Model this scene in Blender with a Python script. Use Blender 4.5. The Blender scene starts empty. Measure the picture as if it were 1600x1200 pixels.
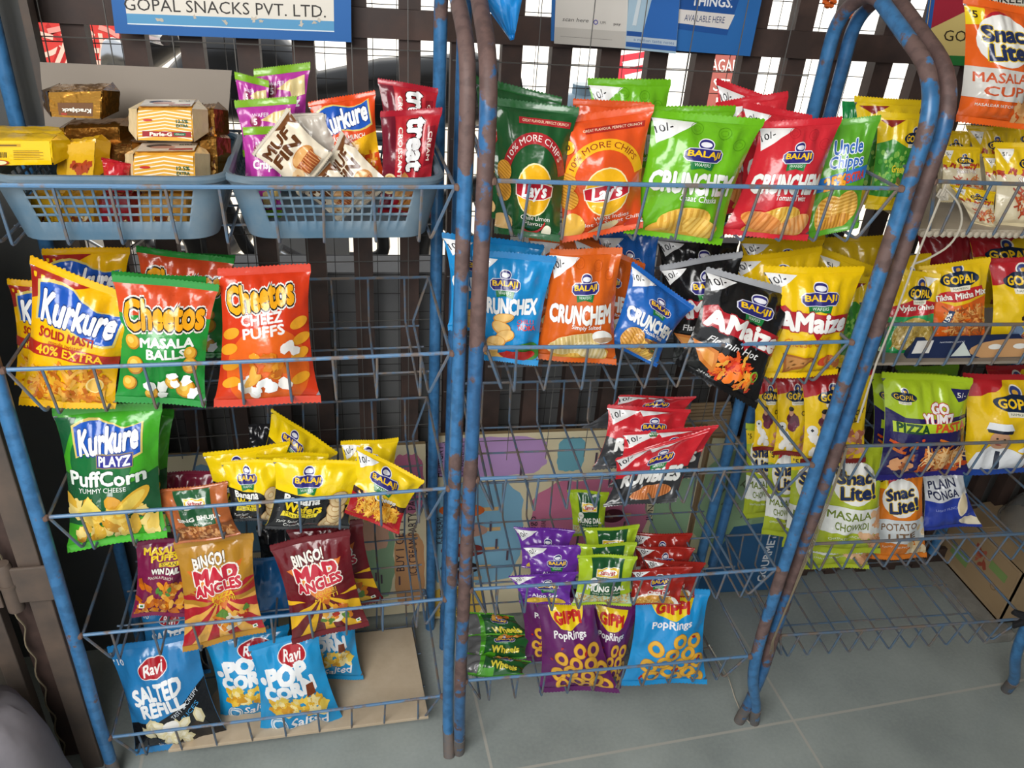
import bpy, bmesh, math, random
import numpy as np
from mathutils import Vector, Matrix
PI = math.pi
S = bpy.context.scene
COL = S.collection

# ------------------------------------------------------------------ camera, world, lights, exposure
# world: x runs along the middle rack's front rail, y goes back to the grille, z up, origin at that rack's left front foot
F_PX = 1248.53
CAM = np.array([-0.1428, -1.0222, 1.5])
CR = np.array([0.9856, -0.1563, 0.0640]); CU = np.array([0.0239, 0.5045, 0.8631]); CF = np.array([0.1672, 0.8491, -0.5010])
CF /= np.linalg.norm(CF); CR -= CF * (CR @ CF); CR /= np.linalg.norm(CR); CU = np.cross(CR, CF)
cam_d = bpy.data.cameras.new('camera'); cam = bpy.data.objects.new('camera', cam_d); COL.objects.link(cam)
cam_d.sensor_width = 36.0; cam_d.lens = 36.0 * F_PX / 1600.0; cam_d.clip_start = 0.02; cam_d.clip_end = 100
cam.matrix_world = Matrix([[CR[0], CU[0], -CF[0], CAM[0]], [CR[1], CU[1], -CF[1], CAM[1]], [CR[2], CU[2], -CF[2], CAM[2]], [0, 0, 0, 1]])
S.camera = cam

W = bpy.data.worlds.new('world'); S.world = W; W.use_nodes = True
bg = W.node_tree.nodes['Background']; bg.inputs[0].default_value = (0.93, 0.96, 1.0, 1); bg.inputs[1].default_value = 1.0

def add_light(name, kind, loc, target, energy, color=(1, 1, 1), **kw):
    d = bpy.data.lights.new(name, kind); d.energy = energy; d.color = color
    for k, v in kw.items(): setattr(d, k, v)
    o = bpy.data.objects.new(name, d); COL.objects.link(o); o.location = loc
    o.rotation_euler = (Vector(target) - Vector(loc)).to_track_quat('-Z', 'Y').to_euler()
    return o
# daylight through the shop's open front, behind and to the left of the photographer
add_light('doorway_daylight', 'AREA', (-0.95, -1.55, 2.05), (-0.25, -0.05, 0.55), 52, (1.0, 0.985, 0.955), shape='RECTANGLE', size=1.5, size_y=0.9)
# sun on the street behind the grille
add_light('street_sun', 'SUN', (4.0, 0.6, 8), (0.5, 3.5, 0), 13.0, (1.0, 0.97, 0.92), angle=0.01)
S.view_settings.view_transform = 'Standard'; S.view_settings.look = 'None'
S.view_settings.exposure = 0.0; S.view_settings.gamma = 1.0; S.view_settings.use_curve_mapping = False

# ------------------------------------------------------------------ measuring: pixel of the photograph -> point on a real plane
def ray(px, py): return CF + CR * (px - 800) / F_PX - CU * (py - 600) / F_PX
class Rack:
    def __init__(s, ox, oy, yaw, lean, w, tiers):
        a = math.radians(yaw); s.o = np.array([ox, oy, 0.0]); s.s = np.array([math.cos(a), math.sin(a), 0]); s.b = np.array([-math.sin(a), math.cos(a), 0])
        s.tl = math.tan(math.radians(lean)); s.w = w; s.t = tiers; s.yaw = a
    def P(s, x, y, z): return s.o + s.s * x + s.b * (y + z * s.tl) + np.array([0, 0, z])
    def at(s, px, py, y):                       # pixel -> the plane parallel to the rack's front, y behind it
        d = ray(px, py); k = (y - (CAM - s.o) @ s.b + CAM[2] * s.tl) / (d @ s.b - d[2] * s.tl)
        return CAM + k * d
    def floor_y(s, px, py, z):                  # how far behind the front the pixel's ray meets height z
        d = ray(px, py); X = CAM + d * (z - CAM[2]) / d[2]; return (X - s.o) @ s.b - z * s.tl
RL = Rack(-0.6629, 0.0355, 2.446, 0.128, 0.648, [1.177, 0.9173, 0.6559, 0.3973, 0.1264])
RM = Rack(0, 0, 0, -0.878, 0.598, [1.2108, 0.9675, 0.7303, 0.4875, 0.248])
RR = Rack(0.6313, 0.0063, -0.882, -0.710, 0.578, [1.2191, 0.9926, 0.7591, 0.5375, 0.2939])
LIP, DEPTH = 0.085, 0.30

# ------------------------------------------------------------------ materials
def lin(h):
    h = h.lstrip('#'); c = [int(h[i:i+2], 16) / 255 for i in (0, 2, 4)]
    return tuple(x / 12.92 if x <= 0.04045 else ((x + 0.055) / 1.055) ** 2.4 for x in c) + (1,)
_m = {}
def mat(key, color, rough=0.5, metal=0.0, spec=0.5, bump=0.0, bscale=60, coat=0.0):
    if key in _m: return _m[key]
    m = bpy.data.materials.new(key); m.use_nodes = True; nt = m.node_tree; b = nt.nodes['Principled BSDF']
    b.inputs['Base Color'].default_value = lin(color) if isinstance(color, str) else color
    b.inputs['Roughness'].default_value = rough; b.inputs['Metallic'].default_value = metal
    b.inputs['Specular IOR Level'].default_value = spec; b.inputs['Coat Weight'].default_value = coat; b.inputs['Coat Roughness'].default_value = 0.15
    if bump:
        tc = nt.nodes.new('ShaderNodeTexCoord'); n = nt.nodes.new('ShaderNodeTexNoise'); n.inputs['Scale'].default_value = bscale; n.inputs['Detail'].default_value = 3
        bp = nt.nodes.new('ShaderNodeBump'); bp.inputs['Strength'].default_value = bump; bp.inputs['Distance'].default_value = 0.01
        nt.links.new(tc.outputs['Object'], n.inputs['Vector']); nt.links.new(n.outputs['Fac'], bp.inputs['Height']); nt.links.new(bp.outputs['Normal'], b.inputs['Normal'])
    _m[key] = m; return m
def film(hexc, foil=False):
    if foil: return mat('foil_' + hexc, hexc, 0.25, 0.85, 0.5, 0.5, 40)
    return mat('film_' + hexc, hexc, 0.21, 0.0, 0.6, 0.30, 30)
def paper_mat(hexc, foil=False): return mat('paper_' + hexc, hexc, 0.55, 0.0, 0.35)
def mix_mat(key, c1, c2, scale, lo, hi, rough1, rough2, detail=6, metal=0.0, c3=None, bump=0.0):
    """two colours broken up by noise (paint and rust, stone, cardboard)"""
    if key in _m: return _m[key]
    m = bpy.data.materials.new(key); m.use_nodes = True; nt = m.node_tree; b = nt.nodes['Principled BSDF']; L = nt.links.new
    tc = nt.nodes.new('ShaderNodeTexCoord'); n = nt.nodes.new('ShaderNodeTexNoise'); n.inputs['Scale'].default_value = scale; n.inputs['Detail'].default_value = detail; n.inputs['Roughness'].default_value = 0.62
    r = nt.nodes.new('ShaderNodeValToRGB'); r.color_ramp.elements[0].position = lo; r.color_ramp.elements[1].position = hi
    r.color_ramp.elements[0].color = lin(c1); r.color_ramp.elements[1].color = lin(c2)
    L(tc.outputs['Object'], n.inputs['Vector']); L(n.outputs['Fac'], r.inputs['Fac']); L(r.outputs['Color'], b.inputs['Base Color'])
    mr = nt.nodes.new('ShaderNodeMapRange'); mr.inputs[1].default_value = lo; mr.inputs[2].default_value = hi; mr.inputs[3].default_value = rough1; mr.inputs[4].default_value = rough2
    L(n.outputs['Fac'], mr.inputs[0]); L(mr.outputs[0], b.inputs['Roughness']); b.inputs['Metallic'].default_value = metal
    if bump:
        bp = nt.nodes.new('ShaderNodeBump'); bp.inputs['Strength'].default_value = bump; bp.inputs['Distance'].default_value = 0.01
        L(n.outputs['Fac'], bp.inputs['Height']); L(bp.outputs['Normal'], b.inputs['Normal'])
    _m[key] = m; return m
def paint_mat(key, blue, rust, scale, thr, zk, z0):
    """worn paint: large rust patches, more of them where hands rub the top of the tube"""
    m = bpy.data.materials.new(key); m.use_nodes = True; nt = m.node_tree; b = nt.nodes['Principled BSDF']; L = nt.links.new
    tc = nt.nodes.new('ShaderNodeTexCoord'); n = nt.nodes.new('ShaderNodeTexNoise'); n.inputs['Scale'].default_value = scale; n.inputs['Detail'].default_value = 7; n.inputs['Roughness'].default_value = .6
    sp = nt.nodes.new('ShaderNodeSeparateXYZ'); z = nt.nodes.new('ShaderNodeMapRange'); z.inputs[1].default_value = z0; z.inputs[2].default_value = z0 + .35; z.inputs[4].default_value = zk
    ad = nt.nodes.new('ShaderNodeMath'); r = nt.nodes.new('ShaderNodeValToRGB'); r.color_ramp.elements[0].position = thr; r.color_ramp.elements[1].position = thr + .02
    r.color_ramp.elements[0].color = lin(blue); r.color_ramp.elements[1].color = lin(rust)
    n2 = nt.nodes.new('ShaderNodeTexNoise'); n2.inputs['Scale'].default_value = 60; n2.inputs['Detail'].default_value = 4
    mx = nt.nodes.new('ShaderNodeMix'); mx.data_type = 'RGBA'; mx.blend_type = 'MULTIPLY'; mx.inputs['Factor'].default_value = .5
    L(tc.outputs['Object'], n.inputs['Vector']); L(tc.outputs['Object'], n2.inputs['Vector']); L(tc.outputs['Object'], sp.inputs[0]); L(sp.outputs[2], z.inputs[0]); yb = nt.nodes.new('ShaderNodeMapRange'); yb.inputs[1].default_value = .20; yb.inputs[2].default_value = .27; yb.inputs[3].default_value = 1; yb.inputs[4].default_value = .72; ml = nt.nodes.new('ShaderNodeMath'); ml.operation = 'MULTIPLY'; L(sp.outputs[1], yb.inputs[0]); L(n.outputs['Fac'], ml.inputs[0]); L(yb.outputs[0], ml.inputs[1]); L(ml.outputs[0], ad.inputs[0]); L(z.outputs[0], ad.inputs[1]); L(ad.outputs[0], r.inputs[0])
    L(r.outputs[0], mx.inputs[6]); r2 = nt.nodes.new('ShaderNodeValToRGB'); r2.color_ramp.elements[0].position = .40; r2.color_ramp.elements[1].position = .56; r2.color_ramp.elements[0].color = (.42, .42, .44, 1); r2.color_ramp.elements[1].color = (1, 1, 1, 1); L(n2.outputs['Fac'], r2.inputs[0]); L(r2.outputs[0], mx.inputs[7]); L(mx.outputs[2], b.inputs['Base Color'])
    mr = nt.nodes.new('ShaderNodeMapRange'); mr.inputs[1].default_value = thr; mr.inputs[2].default_value = thr + .02; mr.inputs[3].default_value = .3; mr.inputs[4].default_value = .62; L(ad.outputs[0], mr.inputs[0]); L(mr.outputs[0], b.inputs['Roughness'])
    return m
M_PAINT = paint_mat('worn_blue_paint', '#3f78ab', '#705a56', 9, .575, .06, 1.1)
M_RUSTTOP = paint_mat('blue_paint_rusted_top', '#3f78ab', '#705a56', 8, .545, .11, 1.0)
M_RUSTY = paint_mat('mostly_rusty_tube', '#37699a', '#6b5450', 8, .50, .06, .9)
M_WIRE = mix_mat('blue_wire', '#5b82a8', '#786d68', 30, 0.53, 0.62, 0.4, 0.65)
M_WIRE2 = mix_mat('grey_blue_wire', '#566d85', '#75695f', 30, 0.45, 0.6, 0.45, 0.65)
M_TUB = mix_mat('dusty_blue_plastic', '#48687f', '#6f7e88', 11, 0.38, 0.72, 0.42, 0.6)
M_BAR = mix_mat('brown_black_steel', '#3b2e2a', '#55413a', 12, 0.4, 0.7, 0.6, 0.8)
M_DOOR = mix_mat('old_door_steel', '#3a3835', '#54493f', 7, 0.4, 0.7, 0.5, 0.75)
M_JAMB = mix_mat('brown_door_jamb', '#4d4540', '#6b5a4e', 10, 0.35, 0.7, 0.55, 0.8)
M_FOOT = mix_mat('worn_grey_foot', '#5f6266', '#7c6c62', 30, .35, .6, .45, .8)
M_CARD = mix_mat('corrugated_card', '#9d8363', '#ad9573', 9, 0.3, 0.7, 0.8, 0.9)
M_GCARD = mix_mat('grey_card', '#857b70', '#978d80', 7, 0.3, 0.7, 0.85, 0.9)
M_WOOD = mix_mat('pale_card_board', '#c6b49b', '#b8a58b', 20, 0.3, 0.7, 0.75, 0.85)
M_MESH = mat('dark_mesh_wire', '#2e2c2c', 0.6)
M_TWINE = mat('jute_twine', '#857963', 0.9)
M_WHITEWALL = mat('street_white', '#efeeea', 0.9)

# ------------------------------------------------------------------ object helpers
def tag(o, label=None, cat=None, group=None, kind=None):
    if label: o['label'] = label
    if cat: o['category'] = cat
    if group: o['group'] = group
    if kind: o['kind'] = kind
    return o
def empty(name, loc, label=None, cat=None, group=None):
    o = bpy.data.objects.new(name, None); o.empty_display_size = 0.02; COL.objects.link(o); o.location = loc
    return tag(o, label, cat, group)
class MB:
    """collects shapes; build() links them as one mesh object"""
    def __init__(s): s.v = []; s.f = []; s.mi = []
    def add(s, vs, fs, mi=0):
        n = len(s.v); s.v += [tuple(map(float, v)) for v in vs]; s.f += [tuple(i + n for i in f) for f in fs]; s.mi += [mi] * len(fs)
    def box(s, c, sx, sy, sz, ax=None, mi=0):
        c = np.array(c, float); ax = np.eye(3) if ax is None else ax
        vs = [c + ax[0] * sx * i / 2 + ax[1] * sy * j / 2 + ax[2] * sz * k / 2 for i in (-1, 1) for j in (-1, 1) for k in (-1, 1)]
        s.add(vs, [(0, 1, 3, 2), (4, 6, 7, 5), (0, 4, 5, 1), (2, 3, 7, 6), (0, 2, 6, 4), (1, 5, 7, 3)], mi)
    def slab(s, q, t, n, mi=0):                 # quad TL TR BR BL given a thickness t away from n
        q = [np.array(p, float) for p in q]; n = np.array(n, float); n /= np.linalg.norm(n)
        s.add(q + [p - n * t for p in q], [(3, 2, 1, 0), (4, 5, 6, 7), (0, 1, 5, 4), (1, 2, 6, 5), (2, 3, 7, 6), (3, 0, 4, 7)], mi)
    def tube(s, pts, r, n=8, mi=0, closed=False, cap=True):
        pts = [np.array(p, float) for p in pts]; m = len(pts); rs = r if hasattr(r, '__len__') else [r] * m
        tang = []
        for i in range(m):
            a = pts[i - 1] if (i or closed) else pts[0]; b = pts[(i + 1) % m] if (i < m - 1 or closed) else pts[-1]
            t = b - a; tang.append(t / (np.linalg.norm(t) + 1e-12))
        u = np.cross(tang[0], [0.31, 0.22, 0.93]); u /= np.linalg.norm(u); vs = []
        for i in range(m):
            u = u - tang[i] * (u @ tang[i]); u /= np.linalg.norm(u) + 1e-12; w = np.cross(tang[i], u)
            for k in range(n):
                a = 2 * PI * k / n; vs.append(pts[i] + (u * math.cos(a) + w * math.sin(a)) * rs[i])
        fs = []
        for i in range(m if closed else m - 1):
            j = (i + 1) % m
            for k in range(n): fs.append((i * n + k, i * n + (k + 1) % n, j * n + (k + 1) % n, j * n + k))
        if cap and not closed: fs += [tuple(range(n))[::-1], tuple(range((m - 1) * n, m * n))]
        s.add(vs, fs, mi)
    def lathe(s, c, prof, n=24, mi=0, ax=None):
        c = np.array(c, float); ax = np.eye(3) if ax is None else ax; vs = []; fs = []
        for r, z in prof:
            for k in range(n): a = 2 * PI * k / n; vs.append(c + ax[0] * r * math.cos(a) + ax[1] * r * math.sin(a) + ax[2] * z)
        for i in range(len(prof) - 1):
            for k in range(n): fs.append((i * n + k, i * n + (k + 1) % n, (i + 1) * n + (k + 1) % n, (i + 1) * n + k))
        s.add(vs, fs, mi)
    def build(s, name, mats, parent=None, smooth=True, bevel=0):
        me = bpy.data.meshes.new(name); o = bpy.data.objects.new(name, me); COL.objects.link(o)
        v = s.v
        if parent is not None:
            o.parent = parent; L = world_loc(parent); v = [(a - L[0], b - L[1], c - L[2]) for a, b, c in s.v]
        me.from_pydata(v, [], s.f)
        for m in (mats if isinstance(mats, (list, tuple)) else [mats]): me.materials.append(m)
        me.polygons.foreach_set('material_index', s.mi); me.polygons.foreach_set('use_smooth', [smooth] * len(s.f))
        if smooth: me.set_sharp_from_angle(angle=math.radians(40))
        me.update()
        if bevel:
            b = o.modifiers.new('bevel', 'BEVEL'); b.width = bevel; b.segments = 2; b.limit_method = 'ANGLE'
        return o
def world_loc(o):
    L = Vector((0, 0, 0))
    while o is not None: L = L + o.location; o = o.parent
    return L
def fillet(pts, rad, n=6):
    pts = [np.array(p, float) for p in pts]; out = [pts[0]]
    for i in range(1, len(pts) - 1):
        a, b, c = pts[i - 1], pts[i], pts[i + 1]; r = rad[i - 1] if hasattr(rad, '__len__') else rad
        d1 = (a - b); d2 = (c - b); l1 = np.linalg.norm(d1); l2 = np.linalg.norm(d2); r = min(r, l1 * 0.49, l2 * 0.49)
        p, q = b + d1 / l1 * r, b + d2 / l2 * r
        for k in range(n + 1): t = k / n; out.append((1 - t) ** 2 * p + 2 * t * (1 - t) * b + t * t * q)
    out.append(pts[-1]); return out

# ------------------------------------------------------------------ printed designs: flat shapes, later laid onto a packet's skin
_tx = {}
def text_mesh(s, bold, shear):
    k = (s, round(bold, 3), shear)
    if k not in _tx:
        c = bpy.data.curves.new('t', 'FONT'); c.body = s; c.offset = bold; c.shear = shear; c.resolution_u = 2; c.dimensions = '2D'; c.fill_mode = 'BOTH'; c.extrude = 0
        o = bpy.data.objects.new('t', c); me = bpy.data.meshes.new_from_object(o)
        v = np.array([tuple(x.co)[:2] for x in me.vertices]).reshape(-1, 2); f = [tuple(p.vertices) for p in me.polygons]
        bpy.data.objects.remove(o); bpy.data.curves.remove(c); bpy.data.meshes.remove(me)
        _tx[k] = (v, f)
    return _tx[k]
class D:
    """a design: width 1, height A, shapes in order from the bottom layer up"""
    def __init__(s, A, base, top=None, bot=None, seal=0.055):
        s.A = A; s.base = base; s.top = top or base; s.bot = bot or base; s.seal = seal; s.ops = []; s.lay = 0; s.rng = random.Random(hash_s(base) + int(A * 1000)); s.cuts = {}
    def op(s, c, v, f, sub=None):
        if sub is None: s.lay += 1
        z = s.lay + (sub or 0) * 0.1; s.ops.append((c, np.array(v, float).reshape(-1, 2), f, z)); return s
    def poly(s, c, pts, sub=None): return s.op(c, pts, [tuple(range(len(pts)))], sub)
    def rect(s, c, x0, y0, x1, y1): return s.poly(c, [(x0, y0), (x1, y0), (x1, y1), (x0, y1)])
    def ell(s, c, cx, cy, rx, ry, rot=0, n=22, sub=None, a0=0, a1=360):
        r = math.radians(rot); pts = []
        for k in range(n):
            t = math.radians(a0 + (a1 - a0) * k / (n if a1 - a0 == 360 else n - 1)); x, y = rx * math.cos(t), ry * math.sin(t)
            pts.append((cx + x * math.cos(r) - y * math.sin(r), cy + x * math.sin(r) + y * math.cos(r)))
        return s.poly(c, pts, sub)
    def ring(s, c, cx, cy, r0, r1, n=22, sub=None, rot=0, sq=1.0):
        v = []; f = []
        for k in range(n):
            t = 2 * PI * k / n; v += [(cx + r0 * math.cos(t), cy + r0 * math.sin(t) * sq), (cx + r1 * math.cos(t), cy + r1 * math.sin(t) * sq)]
        for k in range(n): a = 2 * k; b = 2 * ((k + 1) % n); f.append((a, a + 1, b + 1, b))
        return s.op(c, v, f, sub)
    def text(s, c, t, cx, cy, w, h=None, rot=0, bold=0.02, shear=0.0, arch=0.0, out=()):
        v0, _ = text_mesh(t, 0.0, shear)
        if not len(v0): return s
        lo, hi = v0.min(0), v0.max(0); sx = w / (hi[0] - lo[0]); sy = (h / (hi[1] - lo[1])) if h else sx; r = math.radians(rot)
        size = (hi[1] - lo[1]) * sy                 # heavier strokes and outlines: the same letters printed again, slightly shifted
        for col, off, ring in [(o_[0], o_[1] * .75, 8) for o_ in out] + [(c, bold * .85, 6)]:
            sh = [(0, 0)] if off < .008 or size < .055 else [(math.cos(2 * PI * (k + .5) / ring) * off, math.sin(2 * PI * (k + .5) / ring) * off) for k in range(ring)]
            v, f = text_mesh(t, 0.0, shear); s.lay += 1
            for k, (dx, dy) in enumerate(sh):
                x = (v[:, 0] + dx - (lo[0] + hi[0]) / 2) * sx; y = (v[:, 1] + dy - (lo[1] + hi[1]) / 2) * sy; y = y + arch * (1 - (x / (w / 2)) ** 2)
                s.op(col, np.stack([cx + x * math.cos(r) - y * math.sin(r), cy + x * math.sin(r) + y * math.cos(r)], 1), f, k * .6)
        return s
    def arc(s, c, cx, cy, r0, r1, a0, a1, n=18):
        v = []; f = []
        for k in range(n + 1):
            t = math.radians(a0 + (a1 - a0) * k / n); v += [(cx + r0 * math.cos(t), cy + r0 * math.sin(t)), (cx + r1 * math.cos(t), cy + r1 * math.sin(t))]
        for k in range(n): f.append((2 * k, 2 * k + 1, 2 * k + 3, 2 * k + 2))
        return s.op(c, v, f)
    def arctext(s, c, t, cx, cy, r, h, a0, a1, bold=0.02):
        v, f = text_mesh(t, 0.0, 0); lo, hi = v.min(0), v.max(0)
        a = np.radians(a0 + (a1 - a0) * (v[:, 0] - lo[0]) / (hi[0] - lo[0])); rr = r + (v[:, 1] - lo[1]) / (hi[1] - lo[1]) * h
        return s.op(c, np.stack([cx + rr * np.cos(a), cy + rr * np.sin(a)], 1), f)
    def lumps(s, cols, x0, y0, x1, y1, n, r, jag=0.3, sq=0.7):
        s.lay += 1; R = s.rng
        for k in range(n):
            cx, cy = R.uniform(x0, x1), R.uniform(y0, y1); rr = r * R.uniform(0.7, 1.25); a0 = R.uniform(0, 6.28); pts = []
            for j in range(11):
                t = 2 * PI * j / 11; q = rr * (1 + jag * R.uniform(-1, 1)); x, y = q * math.cos(t), q * sq * math.sin(t); pts.append((cx + x * math.cos(a0) - y * math.sin(a0), cy + x * math.sin(a0) + y * math.cos(a0)))
            s.op(R.choice(cols), [(cx, cy)] + pts, [(0, j + 1, (j + 1) % 11 + 1) for j in range(11)], k % 9)
        s.lay += 1; return s
    def blob(s, c, cx, cy, rx, ry, n=44, amp=.05, fr=9):
        pts = []
        for k in range(n):
            t = 2 * PI * k / n; e = 4.0; q = (abs(math.cos(t)) ** e + abs(math.sin(t)) ** e) ** (-1 / e) * (1 + amp * math.sin(t * fr)); pts.append((cx + rx * q * math.cos(t), cy + ry * q * math.sin(t)))
        return s.op(c, [(cx, cy)] + pts, [(0, k + 1, (k + 1) % n + 1) for k in range(n)])
    def sticks(s, cols, x0, y0, x1, y1, n, l, w):
        s.lay += 1; R = s.rng
        for k in range(n):
            cx, cy, a = R.uniform(x0, x1), R.uniform(y0, y1), R.uniform(0, PI); L = l * R.uniform(0.6, 1.1); b = L * R.uniform(-.25, .25)
            top = [(-L, -w), (0, b - w), (L, -w), (L, w), (0, b + w), (-L, w)]
            s.poly(R.choice(cols), [(cx + x * math.cos(a) - y * math.sin(a), cy + x * math.sin(a) + y * math.cos(a)) for x, y in top], k % 9)
        s.lay += 1; return s
    def chip(s, cx, cy, rx, ry, rot=0, c1='#e8b04a', c2='#c98a2e', n=7):
        s.ell(c1, cx, cy, rx, ry, rot); s.lay += 1; r = math.radians(rot)
        for k in range(n):
            x = rx * (-0.85 + 1.7 * k / (n - 1)); yy = ry * math.sqrt(max(0, 1 - (x / rx) ** 2)) * 0.95; w = rx * 0.05
            s.poly(c2, [(cx + a * math.cos(r) - b * math.sin(r), cy + a * math.sin(r) + b * math.cos(r)) for a, b in ((x - w, -yy), (x + w, -yy), (x + w, yy), (x - w, yy))], 1)
        return s
    def dots(s, c, pts, r):
        s.lay += 1
        for x, y in pts: s.ell(c, x, y, r, r, n=8, sub=1)
        return s
def hash_s(t):
    h = 7
    for ch in t: h = (h * 31 + ord(ch)) % 100003
    return h
def cut_design(d, us, vs):
    """split the shapes along the skin's grid so they can follow it"""
    key = (len(us), len(vs), round(float(us[1]), 4), round(float(vs[1]), 4))
    if key in d.cuts: return d.cuts[key]
    cols = []; bm = bmesh.new()
    for c, v, f, z in d.ops:
        if c not in cols: cols.append(c)
        i = cols.index(c); bv = [bm.verts.new((x, y / d.A, z)) for x, y in v]
        for q in f:
            try: bm.faces.new([bv[j] for j in q]).material_index = i
            except ValueError: pass
    def bis(co, no, **kw):
        bmesh.ops.bisect_plane(bm, geom=bm.verts[:] + bm.edges[:] + bm.faces[:], dist=1e-7, plane_co=co, plane_no=no, **kw)
    if len(bm.verts):
        bis((0.004, 0, 0), (-1, 0, 0), clear_outer=True); bis((0.996, 0, 0), (1, 0, 0), clear_outer=True)
        bis((0, vs[0] + .001, 0), (0, -1, 0), clear_outer=True); bis((0, vs[-1] - .001, 0), (0, 1, 0), clear_outer=True)
        for u in us[1:-1]: bis((u, 0, 0), (1, 0, 0))
        for v in vs[1:-1]: bis((0, v, 0), (0, 1, 0))
        du, dv = us[1] - us[0], vs[1] - vs[0]            # and along every cell's diagonal, so each piece lies flat on one triangle
        for k in range(-(len(vs) - 2), len(us) - 1): bis((us[0] + k * du, vs[0], 0), (1 / du, -1 / dv, 0))
    bm.normal_update(); bm.verts.index_update()
    V = np.array([tuple(v.co) for v in bm.verts]).reshape(-1, 3)
    Fs = [[v.index for v in f.verts] if f.normal.z >= 0 else [v.index for v in f.verts][::-1] for f in bm.faces]; MI = [f.material_index for f in bm.faces]; bm.free()
    d.cuts[key] = (cols, V, Fs, MI); return d.cuts[key]
def skin_mesh(name, parent, loc, G, N, us, vs, d, back=None, foil=False, basecol=None, off=0.0003, lay=0.0001, paper=False):
    """front grid G (rows v, cols u) with its print on it, plus a back grid"""
    nv, nu = G.shape[:2]; V = [G.reshape(-1, 3)]; NN = [N.reshape(-1, 3)]; Fs = []; MI = []
    film = paper_mat if paper else globals()['film']; mats = [film(basecol or d.base, foil)]
    idx = lambda j, i: j * nu + i
    for j in range(nv - 1):
        for i in range(nu - 1): Fs += [(idx(j, i), idx(j, i + 1), idx(j + 1, i + 1)), (idx(j, i), idx(j + 1, i + 1), idx(j + 1, i))]; MI += [0, 0]
    n0 = nu * nv
    if back is not None:
        B, BN, bc = back; mats.append(film(bc, True if bc == '#b9bcc0' else foil)); V.append(B.reshape(-1, 3)); NN.append(BN.reshape(-1, 3))
        for j in range(nv - 1):
            for i in range(nu - 1): Fs.append(tuple(n0 + q for q in (idx(j, i), idx(j + 1, i), idx(j + 1, i + 1), idx(j, i + 1)))); MI.append(1)
        n0 *= 2
    cols, dv, df, dm = cut_design(d, us, vs)
    if len(dv):
        i = np.clip(np.searchsorted(us, dv[:, 0], 'right') - 1, 0, nu - 2); j = np.clip(np.searchsorted(vs, dv[:, 1], 'right') - 1, 0, nv - 2)
        a = ((dv[:, 0] - us[i]) / (us[i + 1] - us[i]))[:, None]; b = ((dv[:, 1] - vs[j]) / (vs[j + 1] - vs[j]))[:, None]
        bil = lambda X: np.where(a >= b, X[j, i] + a * (X[j, i + 1] - X[j, i]) + b * (X[j + 1, i + 1] - X[j, i + 1]), X[j, i] + b * (X[j + 1, i] - X[j, i]) + a * (X[j + 1, i + 1] - X[j + 1, i]))
        p, n = bil(G), bil(N); n /= np.linalg.norm(n, axis=1)[:, None] + 1e-12
        V.append(p + n * (off + dv[:, 2:3] * lay)); NN.append(n); k = len(mats)
        for c in cols: mats.append(film(c))
        Fs += [tuple(q + n0 for q in f) for f in df]; MI += [m + k for m in dm]
    V = np.concatenate(V) - np.array(loc); NN = np.concatenate(NN)
    me = bpy.data.meshes.new(name); me.from_pydata(V.tolist(), [], Fs)
    for m in mats: me.materials.append(m)
    me.polygons.foreach_set('material_index', MI); me.polygons.foreach_set('use_smooth', [True] * len(Fs))
    me.normals_split_custom_set_from_vertices(NN.tolist()); me.update()
    o = bpy.data.objects.new(name, me); COL.objects.link(o)
    if parent is not None: o.parent = parent
    return o
def grid_normals(G):
    du = np.gradient(G, axis=1); dv = np.gradient(G, axis=0); n = np.cross(du, dv); return n / (np.linalg.norm(n, axis=2)[..., None] + 1e-12)

def flat_panel(name, q, d, thick, label=None, cat=None, group=None, edge='#8a8378', parent=None, kind=None, back='#8a8378'):
    """board, sign or sheet: quad TL TR BR BL, print on its front"""
    q = [np.array(p, float) for p in q]; us = np.linspace(0, 1, 5); vs = np.linspace(0, 1, 5); u, v = np.meshgrid(us, vs); u = u[..., None]; v = v[..., None]
    G = (q[3] * (1 - u) + q[2] * u) * (1 - v) + (q[0] * (1 - u) + q[1] * u) * v; N = grid_normals(G); base = (q[2] + q[3]) / 2
    B = G - N * thick
    root = skin_mesh(name, parent, (0, 0, 0) if parent is None else tuple(world_loc(parent)), G, N, us, vs, d, (B, -N, back), off=0.0002, lay=0.0001, paper=True)
    nv = len(vs); me = root.data
    bm = bmesh.new(); bm.from_mesh(me); bm.verts.ensure_lookup_table(); n0 = 25
    ring = [i for i in range(5)] + [9, 14, 19, 24] + [23, 22, 21, 20] + [15, 10, 5]
    for k in range(len(ring)):
        a, b = ring[k], ring[(k + 1) % len(ring)]
        f = bm.faces.new((bm.verts[b], bm.verts[a], bm.verts[a + n0], bm.verts[b + n0])); f.material_index = 1
    bm.to_mesh(me); bm.free()
    for p in me.polygons: p.use_smooth = False
    if parent is None: tag(root, label, cat, group, kind)
    return root

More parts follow.
